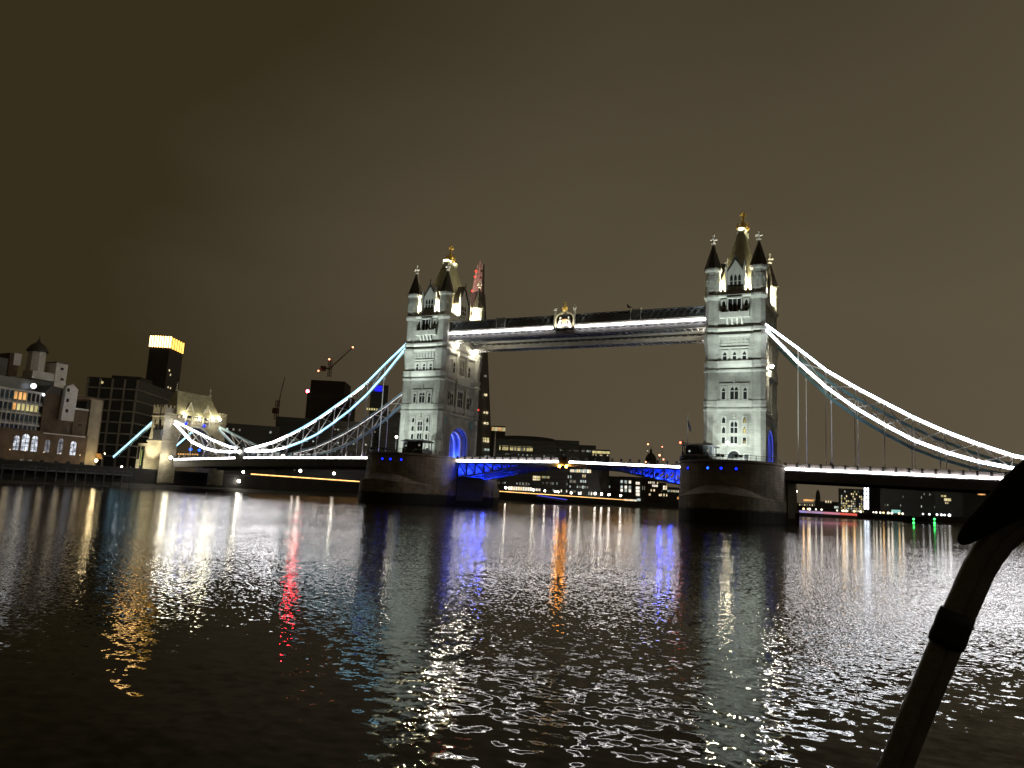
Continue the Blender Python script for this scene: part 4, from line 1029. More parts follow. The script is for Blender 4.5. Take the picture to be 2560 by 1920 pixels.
# white gridded office over it
wv = Front('white_gridded_block', 'white gridded apartment block with warm lit windows at far left edge', -60, 113, 975, 60, mat('white_frame', (.26,.26,.25), .7, 0, .15, .5), 10, FX-1.5)
zt = wv.top; ny = 15
ys = [wv.y0 + (wv.y1-wv.y0)*i/ny for i in range(ny+1)]
rows = [(zt-.7-2.9*k, zt-2.75-2.9*k) for k in range(5)]
for r_, (za, zb) in enumerate(rows):
    for i in range(ny):
        lit = None
        if r_ == 0 and i in (8, 9, 10): lit = M_w6
        if r_ == 1 and i in (8,): lit = M_w6
        if r_ == 1 and i in (9, 10, 11, 12, 13): lit = M_w3
        mb = MB(); mb.box(wv.X+.0, wv.X+.03, ys[i]+.2, ys[i+1]-.2, zb, za); mb.build('window', lit or M_pane, wv.root)
mb = MB()
for z in [zt] + [r_[1]-.6 for r_ in rows]: mb.box(wv.X+.03, wv.X+.3, wv.y0, wv.y1, z-.5, z)
for y in ys: mb.box(wv.X+.03, wv.X+.2, y-.11, y+.11, rows[-1][1]-1, zt)
mb.build('white_grid_frame', M_bwhite, wv.root)
mb = MB(); mb.box(wv.X-9.5, wv.X-1.5, wv.y0+1, wv.y1-2.5, zt, zt+3.2); mb.build('penthouse', M_bglass, wv.root)
pt_lamp(tuple(hitX(84, 965, wv.X+.3)), 200, (.9,.95,1), emit('terrace_light', (.85,.9,1), 3), .75, 'large bright white lamp on the terrace of the white gridded block')
pt_lamp(tuple(hitX(109, 987, wv.X+.5)), 60, (.9,.95,1), emit('terrace_light2', (.85,.9,1), 3), .38, 'small white lamp at the right corner of the white gridded block')
# brick hoist house with the white boarded tower
hb = Front('brick_hoist_house', 'tall brown brick house behind the white boarded hoist tower', 113, 190, 985, 130, M_brick, 9, FX-.8)
mb = MB(); mb.loft([[(x, y, z) for y, z in ((hb.y0,hb.top),(hb.y1,hb.top),(hb.y1-.6,hb.top+1.6),(hb.y0+1.5,hb.top+2.4))] for x in (hb.X-9, hb.X)]); mb.build('roof', M_slate, hb.root)
root = thing('boarded_hoist_tower', 'narrow white boarded hoist tower with gabled top and three small windows', 'hoist tower', tuple(hitX(170, 1050, FX)))
a = hitX(152, 1050, FX+.6); c = hitX(183, 1055, FX+.6); zt2 = hitX(170, 958, FX+.6).z; zb2 = hitX(168, 1052, FX+.6).z
mb = MB(); P = [(a.y,zb2),(c.y,zb2),(c.y+.25,zt2-1.4),((a.y+c.y)/2+.3,zt2),(a.y+.35,zt2-.9)]
mb.loft([[(FX-.75, y, z) for y, z in P], [(FX+.6, y, z) for y, z in P]]); mb.build('boarded_walls', M_bwhite, root)
for v in (975, 1001, 1027):
    q = hitX(171-(v-975)*.08, v, FX+.6); mb = MB(); mb.box(FX+.6, FX+.66, q.y-.38, q.y+.38, q.z-.5, q.z+.5); mb.build('window', M_pane, root)
rb = Front('brick_warehouse', 'lower brown brick warehouse right of the white hoist tower', 187, 222, 1022, 205, M_brick, 9, FX-.5)
rb.box('coping', M_bwhite, 186, 1019, 221, 1028, -.1, .25)
rb.box('window', M_bglass, 196, 1060, 204, 1066); rb.box('window', M_bglass, 166, 1070, 172, 1076)
cc = Front('concrete_stair_tower', 'tan concrete stair tower at the right end of the warehouses', 229, 258, 1000, 243, M_conc, 7, FX-.4)
gl = Front('glazed_link', 'dark glazed link with bluish lights beside the tan stair tower', 218, 230, 1004, 224, M_bglass, 7, FX-1.2)
gl.box('window', emit('bluish_room', (.30,.55,.75), .45, .5, 1), 219, 1076, 229, 1098); gl.box('window', M_w4, 226, 1046, 229, 1075); gl.box('window', M_w4, 219, 1108, 223, 1125)
bk = Front('brick_warehouse', 'plain dark warehouse with pale band behind the concrete stair tower', 187, 262, 992, 225, M_brick, 8, FX-9.6)
# rooftop cupola group behind
root = thing('domed_cupola', 'white octagonal cupola with dark dome and spike above the left warehouses', 'cupola', tuple(hitX(95, 960, FX-16)))
p = hitX(94, 880, FX-16); zb_ = hitX(90, 990, FX-16).z; z1 = p.z
mb = MB(); mb.lathe(p.x, p.y, [(3.1,QZ),(3.1,zb_+3),(2.55,zb_+3.1),(2.45,z1)], 8, .5); w_ = mb.build('lantern_walls', M_bwhite, root)
mb = MB()
for k in range(8):
    mb.M = Matrix.Translation((p.x, p.y, 0)) @ Matrix.Rotation(.5+math.pi/8+k*math.pi/4, 4, 'Z'); mb.box(2.25, 2.36, -.45, .45, zb_+3.4, zb_+5.6)
mb.build('window', M_pane, w_)
mb = MB(); mb.lathe(p.x, p.y, [(2.95,z1),(2.95,z1+.3),(2.6,z1+1.0),(2.0,z1+1.9),(1.1,z1+2.6),(.45,z1+3.0),(.35,z1+3.7),(.1,z1+4.0),(.05,z1+5.4)], 12); mb.build('dome', M_slate, root, True)
wt = Front('white_roof_house', 'small white rooftop house with two windows right of the dome', 142, 171, 909, 156, M_bwhite, 5, FX-11)
for v in (922, 948): wt.box('window', M_pane, 152, v-3, 158, v+4)
wt.box('rooftop_wall', M_bwhite, 84, 925, 142, 955, -5, -.3); wt.box('cornice', M_slate, 141, 906.5, 172, 909.5, -5, .25)
ch = Front('brick_chimney_block', 'brown chimney block with pale side at the left edge roofs', 26, 50, 884, 38, M_brick, 5, FX-15); ch.box('pale_panel', M_bwhite, 37, 882, 51, 915, -.5, .05)
dk = Front('dark_roof_block', 'black roof block at the very left edge of the view', -60, 22, 893, 0, M_bdark, 8, FX-14)
md = Front('dark_roof_block', 'dark roofs under the white cupola', 22, 150, 948, 80, M_bdark, 8, FX-11.5)
# quay clutter: lamps, people-height things, jetty
pt_lamp((-139.0, -32.6, 7.4), 420, (1,.8,.42), M_warm, .42, 'bright warm lamp on the quay under the stair tower', None, 'quay_lamp', 'lamp', (.5,0,.3))
pt_lamp(tuple(hitX(262, 1134, -139)), 60, (1,.9,.5), M_warm, .16, 'small yellow lamp right of the orange awning', None, 'quay_lamp', 'lamp')
pt_lamp(tuple(hitX(217, 1173, -138.5)), 60, (1,.75,.5), M_globe, .24, 'low lamp at the left foot of the stair tower', None, 'quay_lamp', 'lamp')
for k, (u, lab) in enumerate(((20,'leftmost quay lamp under the white gridded block'),(58,'quay lamp under the three bright arched windows'),(105,'quay lamp below the white hoist tower'),(146,'quay lamp below the middle dim arched window'),(196,'quay lamp below the rightmost bright arched window'))):
    p = hitX(u, 1160 + (u-50)*.05, FX+3.2); globe_lamp(FX+3.2, p.y, QZ, 8.6, lab, 'quay lamps by the warehouses', .13, emit('quay_lens', (1,.75,.45), 2)); lamp('quay_glow', (FX+3.6, p.y, 8.7), 60, (1,.8,.5), .6)
root = thing('awning', 'small lit orange awning on the quay by the warm lamp', 'awning', tuple(hitX(245, 1150, -140)))
q = hitX(245, 1142, -140.0); mb = MB(); mb.loft([[(-140.2,q.y-.9,q.z+.9),(-140.2,q.y+.9,q.z+.9),(-139.2,q.y+.9,q.z-.6),(-139.2,q.y-.9,q.z-.6)],[(-140.1,q.y-.9,q.z+.98),(-140.1,q.y+.9,q.z+.98),(-139.1,q.y+.9,q.z-.52),(-139.1,q.y-.9,q.z-.52)]]); mb.build('canvas', emit('glowing_orange_canvas', (.9,.42,.1), .5, .3, 2), root)  # canvas emits by itself in place of lamp light falling on it
mb = MB()
for s_ in (-.85, .85): mb.box(-139.3, -139.2, q.y+s_-.05, q.y+s_+.05, QZ, q.z-.5)
mb.build('awning_post', M_dark, root)
root = thing('jetty', 'dark timber jetty along the foot of the left quay', 'jetty', (-134,-45,3))
mb = MB(); mb.box(-136.3, -133.6, -75, -24, 3.4, 3.8)
for k in range(18): mb.box(-133.9, -133.6, -74+k*2.9, -73.7+k*2.9, -1, 4.6)
mb.box(-133.8, -133.7, -75, -24, 4.5, 4.62); mb.build('timbers', M_dark, root)

# --- dark office block behind the gatehouse
o = Bld('office_block', 'dark office block with pale floor bands behind the gatehouse', 222, 346, 945, 330, 44, M_bglass, yaw=-24)
o.floors([o.top - 4.3*k for k in range(1, 9)], mat('pale_band', (.36,.34,.32), .6), -.4, .5)
mb = MB(); mb.M = o.M
for q in range(5): x = o.a + (o.b-o.a)*q/4; mb.box(x-.3, x+.3, -.6, -.02, QZ, o.top-.3)
mb.build('column_screen', mat('pale_band2', (.33,.31,.29), .6), o.root)
o.box('roof_plant', M_bdark, 268, 934, 340, 950, 4, 16)
o.row(253, 956, 259, 1, 5, [M_w3], .8)
# --- tower with lit crown
o = Bld('skyscraper', 'dark tower block with orange and white lit crown behind the gatehouse', 374, 424, 868, 900, 36, M_bdark, yaw=-24)
mb = MB(); mb.M = o.M; mb.box(o.a+1, o.b-1, 1, 35, o.top, o.top+12); cw = mb.build('crown', mat('crown_red', (.25,.05,.03), .6), o.root)
a0, a1 = o.a, o.b
M_fin = emit('crown_fin_light', (1,.60,.20), 9, .15, .2); M_fin2 = emit('crown_fin_gold', (1,.55,.10), 2.6, .15, .2)
for k in range(9):
    x = a0 + (a1-a0)*k/8; mb = MB(); mb.M = o.M; mb.box(x-.45, x+.45, -.6, .9, o.top+.2, o.top+12.3); mb.build('crown_fin', M_fin, o.root)
for k in range(6):
    y = 3 + 32*k/5.; mb = MB(); mb.M = o.M; mb.box(a1-.9, a1+.6, y-.5, y+.5, o.top+.2, o.top+12.3); mb.build('crown_fin', M_fin2, o.root)
for (y, f) in ((6,.83),(10,.80),(14,.70),(8,.70),(20,.66),(12,.42),(18,.40),(24,.4),(8,.25),(16,.22),(10,.12)):
    z = QZ + (o.top-QZ)*f; mb = MB(); mb.M = o.M; mb.box(a1-.1, a1+.25, y-1, y+1, z-1, z+1); mb.build('window', M_w1, o.root)

def red_lamp_on_tower(p, label):
    root = thing('warning_lamp', label, 'lamp', tuple(p)); d = (CAM - p).normalized(); M = Matrix.Translation(p) @ d.to_track_quat('Z', 'Y').to_matrix().to_4x4()
    mb = MB(); mb.M = M; mb.lathe(0, 0, [(1.5,-1.2),(1.6,.5)], 12); mb.build('housing', M_dark, root)
    mb = MB(); mb.M = M; mb.lathe(0, 0, [(1.25,.5),(.9,.62)], 12); mb.build('lens', M_redhot, root)
# --- low blocks seen through the left span
o = Bld('office_block', 'low dark block with small lights right of the gatehouse', 556, 700, 1062, 420, 30, M_bdark)
o.row(560, 1072, 700, 9, 5, [M_w4, M_w2], .3, .5)
o = Bld('construction_block', 'unfinished dark tower under cranes behind the left chain', 768, 872, 985, 700, 40, mat('bare_concrete', (.06,.05,.045), .9, 0, .3, .05), yaw=-12)
o.box('top_storeys', mat('bare_concrete2', (.05,.038,.033), .9, 0, .3, .05), 776, 948, 858, 990, 3, 34)
mb = MB(); mb.M = o.M
for k in range(9): mb.box(o.a, o.b, -.6, -.02, QZ+6*k, QZ+6*k+.9)
mb.build('slab_edging', M_bdark, o.root)
o.row(770, 1083, 856, 16, 9, [M_w3, M_w3, M_w1], .72)
p = hitD(769, 978, 670)
red_lamp_on_tower(p, 'strong red warning lamp on the left edge of the unfinished tower')
o = Bld('office_block', 'dark slab block with blue lamp on top left of the left tower', 928, 972, 962, 600, 30, M_bglass)
q = o.loc(946, 971); mb = MB(); mb.M = o.M; mb.box(q[0]-3, q[0]+3, -.6, 2, q[1]-2.4, q[1]+2.2); mb.build('blue_light_box', emit('roof_box_blue', (.02,.02,.9), 1), o.root)
o.row(915, 1022, 945, 5, 5, [M_w3], .6)
o = Bld('office_block', 'wide low dark office block behind the left span chains', 690, 1015, 1052, 500, 40, M_bglass)
o.floors([o.top-4*k for k in range(1, 9)], M_bdark)
for v in (1064, 1098, 1120, 1140): o.row(700, v, 1010, 40, 3.2, [M_w4, M_w4, M_w2], .5, .22)
o = Bld('office_block', 'dark banded block close left of the left tower', 955, 1012, 1030, 420, 25, M_bdark); o.floors([o.top-3.6*k for k in range(1, 9)], M_bglass)
o = Bld('office_block', 'dim low block under the gatehouse end of the left span', 560, 640, 1180, 330, 15, M_bdark); o.row(590, 1200, 636, 4, 8, [M_w4, M_w2], .6)

# --- cranes
def crane(u, vb, vt, D, ju, jv, label, rd=True, lamp_mid=True):
    b0 = hitD(u, vb, D); t0 = hitD(u, vt, D); j = hitD(ju, jv, D); k = D/FPX
    root = thing('tower_crane', label, 'crane', tuple(b0), 'tower cranes on the skyline'); mm = mat('crane_red', (.14,.05,.045), .6)
    mb = MB(); s_ = 1.1
    for dx, dy in ((-s_,-s_),(s_,-s_),(s_,s_),(-s_,s_)): mb.bar((b0.x+dx,b0.y+dy,b0.z), (b0.x+dx,b0.y+dy,t0.z), .35)
    n = 6
    for i in range(n):
        z0, z1 = b0.z+(t0.z-b0.z)*i/n, b0.z+(t0.z-b0.z)*(i+1)/n
        mb.bar((b0.x-s_,b0.y-s_,z0), (b0.x+s_,b0.y-s_,z1), .25); mb.bar((b0.x+s_,b0.y+s_,z0), (b0.x-s_,b0.y+s_,z1), .25)
    mb.build('mast', mm, root)
    base = b0.lerp(t0, .45); base.x, base.y = b0.x, b0.y
    mb = MB(); mb.bar(tuple(base), tuple(j), .5); mb.bar((base.x,base.y,base.z+1.6), tuple(j), .4)
    for i in range(10): mb.bar(tuple(base.lerp(j, i/10)), tuple(Vector((base.x,base.y,base.z+1.6)).lerp(j, (i+1)/10)), .2)
    mb.bar((b0.x,b0.y,t0.z), tuple(j), .12); mb.build('jib', mm, root)
    mb = MB(); cj = base + (base - j).normalized()*9; mb.bar(tuple(base), (cj.x,cj.y,base.z+1), 1.2); mb.box(cj.x-2, cj.x+2, cj.y-1.5, cj.y+1.5, base.z-2, base.z+2.2); mb.build('counterweight', mm, root)
    if rd:
        for q in ((j, t0) if lamp_mid else (j,)):
            mb = MB(); mb.sphere((q.x, q.y, q.z+.3), 1.0*k*2.2, 6); mb.build('warning_lamp', M_redc, root)
M_redc = emit('crane_lamp', (1,.28,.14), 6)
crane(823, 942, 899, 700, 882, 869, 'luffing crane with two red lamps on the unfinished tower')
crane(690, 1050, 1000, 640, 712, 943, 'dim red crane left of the unfinished tower', False)
p = hitD(796, 927, 700); pt_lamp((p.x,p.y,p.z), 0, None, M_redc, .75, 'small red lamp left of the luffing crane', None, 'warning_lamp', 'lamp')
mb = MB()

# --- glass spire
def spire():
    D = 1060; c = hitD(1183, 1000, D); root = thing('glass_spire_skyscraper', 'tall glass spire skyscraper with red lit tip behind the left tower', 'skyscraper', (c.x,c.y,QZ))
    top = hitD(1199, 662, D).z; cx, cy = c.x+9, c.y
    m_s = mat('spire_glass', (.09,.085,.08), .3, .0, .25, .03)
    mb = MB(); cx = c.x+6; sdx, sdy = RT.x, RT.y
    def q(hl, hr, z): return [(c.x+sdx*a+sdy*b_, c.y+sdy*a-sdx*b_, z) for a, b_ in ((-hl,10),(-hl*.3,24),(hr*.55,22),(hr,6),(hr*.8,-16),(0,-24),(-hl*.7,-14))]
    def hlr(f): return (40-32*f, 36-31.5*f)
    mb.loft([q(*hlr(0), QZ), q(*hlr(.5), QZ+(top-QZ)*.5), q(*hlr(.86), QZ+(top-QZ)*.86)]); mb.build('glass_shaft', m_s, root)
    m_t = mat('spire_tip', (.42,.33,.30), .4, 0, .3, .2)
    for k, (a, h) in enumerate(((-11.5,.955),(-8,.985),(-2.5,1.0),(2.0,.985),(6,.992))):
        mb = MB(); zb_ = QZ+(top-QZ)*(.80 if k else .72); zt_ = QZ+(top-QZ)*h; w0 = 3.0
        def r(x, w, z): return [(c.x+sdx*(x+dx)+sdy*b_, c.y+sdy*(x+dx)-sdx*b_, z) for dx, b_ in ((-w,20-abs(a)*.6),(w,20-abs(a)*.6),(w,12),(-w,12))]
        mb.loft([r(a-.5, w0, zb_), r(a*.62+1.2, .7, zt_)]); mb.build('glass_shard', m_t, root)
    for f, hw, n, mm, pr in ((.30,24,9,M_w1,.8),(.345,22,8,M_w1,.7),(.235,25,10,M_w3,.95),(.225,25,10,M_w1,.5),(.16,26,10,M_w2,.5),(.125,27,10,M_w1,.6),(.19,26,10,M_w2,.5),(.09,28,12,M_w6,.6),(.06,28,12,M_w1,.7),(.42,19,4,M_w1,.25),(.50,16,4,M_w4,.4),(.6,13,3,M_w4,.4),(.7,10,3,M_w4,.4)):
        z = QZ + (top-QZ)*f; hl, hr = hlr(f)
        for i in range(n):
            if random.random() > pr: continue
            x = -hl*.25 + (i+.5)/n*(hr*.9+hl*.25); w_ = (hr*.9+hl*.25)/n*.36; yy = 23.5 - max(0, x)/hr*13
            P0 = Vector((c.x+sdx*x+sdy*yy, c.y+sdy*x-sdx*yy, z)); mb = MB(); mb.M = Matrix.Translation(P0) @ Matrix.Rotation(YAW, 4, 'Z')
            mb.box(-w_, w_, -3, 3, -1.3, 1.3); mb.build('window', mm, root)
    for u, v, r in ((1190,678,1.6),(1180,727,1.1),(1196,1025,1.0),(1187,692,1.2)):
        p = hitD(u, v, D-24); mb = MB(); mb.sphere((p.x,p.y,p.z), r, 6); mb.build('red_lamp', emit('spire_red', (1,.05,.03), 3), root)
    lamp('tip_glow', (c.x-20, c.y-70, top-30), 170000, (1,.60,.50), 2, None, None, .5, root)
spire()

# --- centre: glass-roofed civic blocks
o = Bld('curved_glass_block', 'stepped dark glass block with rounded roof above the central span', 1236, 1392, 1098, 680, 40, M_bglass)
mb = MB(); mb.M = o.M; w_ = (o.a+o.b)/2; hw = (o.b-o.a)/2; K = 10
for (f0, h0) in ((1.04, 1.2), (1.0, 3.6)):
    pr = [(w_+hw*f0*math.cos(math.pi*k/K), o.top - .6 + h0*math.sin(math.pi*k/K)**.7 + (0 if h0 < 3 else .3)) for k in range(K+1)]
    mb.loft([[(x, -1.5 if h0 < 3 else 4, z) for x, z in pr], [(x, 42, z) for x, z in pr]])
mb.build('rounded_roof', M_bdark, o.root)
o.floors([o.top-3.9*k for k in range(1, 6)], mat('band_c', (.075,.078,.075), .5), -.6, .8)
o.row(1248, 1119, 1332, 22, 11, [M_w3, M_w3, M_w4], .75, .95); o.row(1262, 1135, 1390, 24, 3, [M_w2, M_w4], .4, .35)
o = Bld('curved_glass_block', 'middle lower step of the dark rounded glass block', 1390, 1448, 1101, 700, 40, M_bglass); o.floors([o.top-3.9*k for k in range(1, 5)], M_bdark, -.6, .8); o.row(1392, 1125, 1446, 14, 3, [M_w2, M_w4], .4, .4)
o = Bld('curved_glass_block', 'right lower step of the dark rounded glass block', 1446, 1490, 1113, 715, 40, M_bglass); o.row(1450, 1127, 1490, 10, 5, [M_w2, M_w1, M_w4], .5, .6)
o = Bld('curved_glass_block', 'small end pavilion with long orange lit window band', 1478, 1525, 1124, 705, 30, M_bdark); o.row(1481, 1130, 1524, 4, 6, [M_w3], .98); o.row(1481, 1137, 1524, 12, 3, [M_w4, M_w1], .5, .5)
o = Bld('hotel_tower', 'far tower with narrow warm lit top storey beside the spire', 1228, 1264, 1065, 900, 25, M_bdark); o.row(1229, 1072, 1264, 14, 9, [M_w1, M_w6, M_w3], .6)
root = thing('light_mast', 'thin pale mast standing left of the rounded glass block', 'mast', tuple(hitD(1236, 1140, 380)))
p = hitD(1235.5, 1138, 380); q = hitD(1237, 1078, 380); mb = MB(); mb.lathe(p.x, p.y, [(.55,QZ),(.5,q.z-8),(.2,q.z)], 8); mb.build('pole', M_bwhite, root)
# dome
p = hitD(1627, 1155, 1500); zt_ = hitD(1622, 1127, 1500).z
root = thing('cathedral_dome', 'distant dark cathedral dome with lantern left of the right tower', 'dome', (p.x,p.y,QZ))
mb = MB(); R0 = 11; mb.lathe(p.x, p.y, [(17,QZ),(17,p.z-12),(R0+3,p.z-11),(R0+3,p.z-6),(R0,p.z-5),(R0,p.z),(R0*.97,p.z+6),(R0*.8,p.z+11),(R0*.45,p.z+16),(2.2,p.z+18),(2.2,p.z+23),(.5,p.z+26),(.3,p.z+31)], 16); mb.build('dome_shell', mat('dome_lead', (.055,.05,.05), .7), root, True)
mb = MB(); q = hitD(1619, 1127, 1480); mb.sphere((q.x,q.y,q.z), 1.3, 6); mb.build('lantern_light', M_w5, root)
for u, v, r, nm in ((1620,1110.5,1.9,'highest'),(1655.5,1117,1.3,'upper right'),(1649,1138,2.4,'largest'),(1658.5,1148.5,1.8,'lower right'),(1614.5,1155,1.6,'lowest')):
    p = hitD(u, v, 1400); root = thing('warning_mast', 'slim mast with the %s red lamp near the distant dome' % nm, 'mast', (p.x,p.y,QZ), 'red-lit masts by the dome')
    mb = MB(); mb.lathe(p.x, p.y, [(.4,QZ),(.25,p.z-r)], 6); mb.build('mast', mat('mast_grey', (.06,.055,.05), .8), root)
    mb = MB(); mb.sphere(tuple(p), r*.8, 6); mb.build('lens', M_redc, root)

# --- centre, under the deck
o = Bld('riverside_block', 'dark riverside block with restaurant lights under the central span', 1232, 1420, 1172, 600, 30, M_bdark); o.floors([o.top-3.6*k for k in range(1, 6)], M_bglass)
o.row(1332, 1195, 1351, 4, 11, [M_w3, M_w1], .9); o.row(1354, 1193, 1374, 5, 6, [M_w3, M_w2], .6, .7); o.row(1270, 1220, 1330, 10, 9, [M_w5, M_w1, M_w5], .84)
o.row(1338, 1224, 1352, 2, 6, [M_w5], .8); o.row(1240, 1206, 1330, 18, 4, [M_w2, M_w4], .4, .3); o.row(1296, 1209, 1320, 3, 7, [M_w3, M_w4], .6); o.row(1350, 1207, 1420, 14, 5, [M_w2, M_w4], .5, .4); o.row(1380, 1226, 1420, 6, 6, [M_w2, M_w5], .4, .5)
o = Bld('riverside_block', 'dark riverside block with bright top window row left of the dark gap', 1418, 1500, 1166, 690, 30, M_bglass)
o.row(1425, 1175, 1478, 10, 10, [M_w1, M_w2, M_w5], .86); o.row(1455, 1190, 1465, 2, 7, [M_w1], .5); o.row(1450, 1203, 1466, 3, 6, [M_w2], .6); o.row(1418, 1192, 1430, 2, 7, [M_w2], .5); o.row(1424, 1203, 1440, 2, 7, [M_w4], .9)
o.row(1422, 1216, 1478, 9, 5, [M_w4, M_w2], .5, .5); o.row(1443, 1232, 1482, 6, 8, [M_w2, M_w5], .5, .8); o.row(1455, 1218, 1461, 1, 7, [M_w2], .6); o.row(1425, 1228, 1440, 2, 5, [M_w4], .8)
o = Bld('riverside_block', 'plain dark block with few lights in the middle of the central gap', 1496, 1548, 1190, 760, 30, M_bdark); o.row(1485, 1215, 1545, 10, 5, [M_w2, M_w4], .4, .4)
o = Bld('riverside_block', 'dark block with nine pale square windows and four warm ones', 1546, 1612, 1192, 840, 30, M_bdark)
for v in (1204, 1217, 1225.5): o.row(1549, v, 1580, 3, 7, [M_w2, M_w2, M_w5], .56)
for v in (1208, 1219.5, 1227.5, 1236): o.row(1588, v, 1601, 1, 6.5, [M_w5], .75)
o.row(1604, 1220, 1614, 2, 9, [M_w4], .4)
o = Bld('riverside_block', 'brown lit block beside the right pier with scattered windows', 1610, 1665, 1206, 980, 30, mat('brown_render', (.10,.075,.05), .8)); 
o.row(1620, 1206, 1646, 6, 5, [M_w1, M_w5], .55, .9); o.row(1630, 1214, 1645, 3, 5, [M_w5], .7); o.row(1618, 1225, 1660, 6, 5, [M_w1], .5, .5); o.row(1620, 1236, 1662, 5, 5, [M_w1], .5, .6)
o = Bld('riverside_block', 'low dark block with dotted windows touching the right pier', 1655, 1712, 1218, 960, 30, M_bdark); o.row(1657, 1219, 1668, 2, 10, [M_w1, M_w5], .7); o.row(1668, 1227, 1706, 9, 5, [M_w2, M_w1], .5, .7); o.row(1650, 1237, 1670, 3, 6, [M_w1], .4, .8); o.row(1692, 1245, 1706, 2, 6, [M_w6], .7)
o = Bld('pavilion', 'low white lit pavilion on the far bank right of the amber line', 1560, 1600, 1244, 800, 12, M_bdark); o.row(1560, 1252, 1592, 7, 9, [M_w5, M_w2, M_w5], .7, .9); o.row(1592, 1249, 1602, 1, 6, [M_w2], .9)

# promenade with amber line along the south bank
def amber(ya, yb, label):
    root = thing('promenade_railing', label, 'railing', (-137.6,(ya+yb)/2,QZ), 'amber lit promenade railings')
    m = MB(); m.box(-137.5, -137.4, ya, yb, 6.35, 6.75); m.build('amber_light_line', M_orange_line, root)
    m = MB(); n = int((yb-ya)/4)
    for k in range(n+1): y = ya + (yb-ya)*k/n; m.box(-137.62, -137.5, y-.06, y+.06, QZ+.9, 6.85)
    m.box(-137.64, -137.5, ya, yb, 6.76, 6.86); m.build('railing', M_dark, root)
amber(28, 97, 'amber lit promenade railing under the left span')
amber(205, 500, 'longer amber lit promenade railing under the central span')
def prom(u, mm=M_globe, r=.42, h=8.3, X=-138.6):
    p = hitX(u, 1230, X); globe_lamp(X, p.y, QZ, h, 'small white globe lamp on the far promenade under the central span' if u > 1200 else 'white globe lamp on the promenade under the left span', 'promenade lamps of the central span' if u > 1200 else 'promenade lamps of the left span', r, mm)
for u in (746, 831): prom(u, M_globe, .5, 9.2)
for u in (1264, 1333, 1362, 1388, 1396, 1428, 1449): prom(u, M_globe, .62, 9.0)
for u in (1488, 1504, 1523, 1552): prom(u, M_globe, .85, 10.0)
p = hitX(907, 1214, -136.5); pt_lamp(tuple(p), 0, None, emit('pale_blue_lamp', (.7,.85,1), 14), .35, 'pale blue lamp at the left pier end of the amber railing', None, 'quay_lamp', 'lamp')
p = hitX(608, 1180, -136); pt_lamp(tuple(p), 200, (1,.95,.85), M_white_l, .4, 'white lamp at the left end of the amber railing', None, 'quay_lamp', 'lamp')
p = hitX(597, 1203, -135.4); pt_lamp(tuple(p), 500, (1,.93,.8), M_white_l, .5, 'bright low lamp on a landing stage under the left span', None, 'quay_lamp', 'lamp')
p = hitX(736, 1171, -140); pt_lamp(tuple(p), 0, None, M_globe, .38, 'single lamp just under the left span deck', None, 'quay_lamp', 'lamp')
o = Bld('riverside_shed', 'low tan lit shed with orange window below the amber railing', 652, 900, 1209, 327, 8, mat('tan_shed', (.12,.10,.06), .8), yaw=40)
o.row(668, 1212, 674, 1, 7, [M_w6], .9); o.row(725, 1213, 790, 10, 6, [M_w4, M_w4, M_w3], .5, .7)
root = thing('floating_pier', 'low dark pontoon with thin blue light line on the far bank', 'pontoon', tuple(hitX(1375, 1243, -130)))
a = hitX(1338, 1238, -134); c = hitX(1412, 1249, -133)
m = MB(); m.bar((a.x,a.y,a.z-1.0), (c.x,c.y,c.z-1.0), 3, 1.4); m.build('hull', M_dark, root)
m = MB(); m.bar((a.x+1.6,a.y,a.z), (c.x+1.6,c.y,c.z), .2, .55); m.build('blue_light_line', emit('blue_line', (.10,.10,.9), .8), root)

# --- right: seen under the right span
o = Bld('office_block', 'office block with many lit floors under the right span', 2096, 2162, 1222, 800, 30, M_bglass)
for k, v in enumerate((1228, 1234, 1240, 1246, 1252, 1258, 1264, 1270, 1276)): o.row(2102, v, 2160, 14, 3.8, [M_w1, M_w3, M_w4, M_w2], .62, .18 + .08*k)
o = Bld('stair_tower', 'slim white lit glass stair tower beside the lit office block', 2158, 2174, 1208, 780, 10, M_bdark)
M_st = emit('stair_light', (.80,.88,1), 7, .3, .3)
for v in (1213, 1223, 1233, 1243, 1253, 1261, 1269): o.row(2159, v, 2173, 2, 7, [M_st], .62)
o = Bld('office_block', 'grey blank-sided block right of the white stair tower', 2174, 2204, 1208, 790, 25, mat('grey_side', (.10,.10,.095), .8))
o = Bld('office_block', 'wide dark block with yellow top windows under the right span', 2200, 2345, 1210, 760, 35, M_bglass)
o.row(2206, 1217, 2262, 12, 5, [M_w2, M_w4], .4, .6); o.row(2258, 1219, 2292, 6, 8, [M_w3, M_w1], .62); o.row(2210, 1262, 2340, 20, 4, [M_w2, M_w4, M_w1], .3, .3); o.row(2210, 1240, 2340, 20, 4, [M_w2, M_w4], .3, .25)
o.row(2228, 1278, 2252, 1, 7, [emit('teal_sign', (.35,.75,.66), .8)], .95)
o = Bld('office_block', 'dark block with long pale lit roof band near the bent tube', 2335, 2410, 1214, 720, 30, M_bglass)
o.row(2337, 1223, 2382, 1, 4, [M_w3], .98); o.row(2352, 1240, 2366, 2, 4, [M_w3], .8); o.row(2360, 1249, 2378, 2, 6, [M_w3, M_w1], .9); o.row(2362, 1257, 2372, 2, 4, [M_w1], .6); o.row(2300, 1235, 2335, 5, 4, [M_w2], .3, .5)
o = Bld('office_block', 'dark block behind the black cover at the right edge', 2405, 2600, 1216, 700, 30, M_bdark); o.row(2444, 1235, 2464, 1, 4, [M_w6], .95); o.row(2470, 1228, 2500, 3, 4, [M_w4], .6)
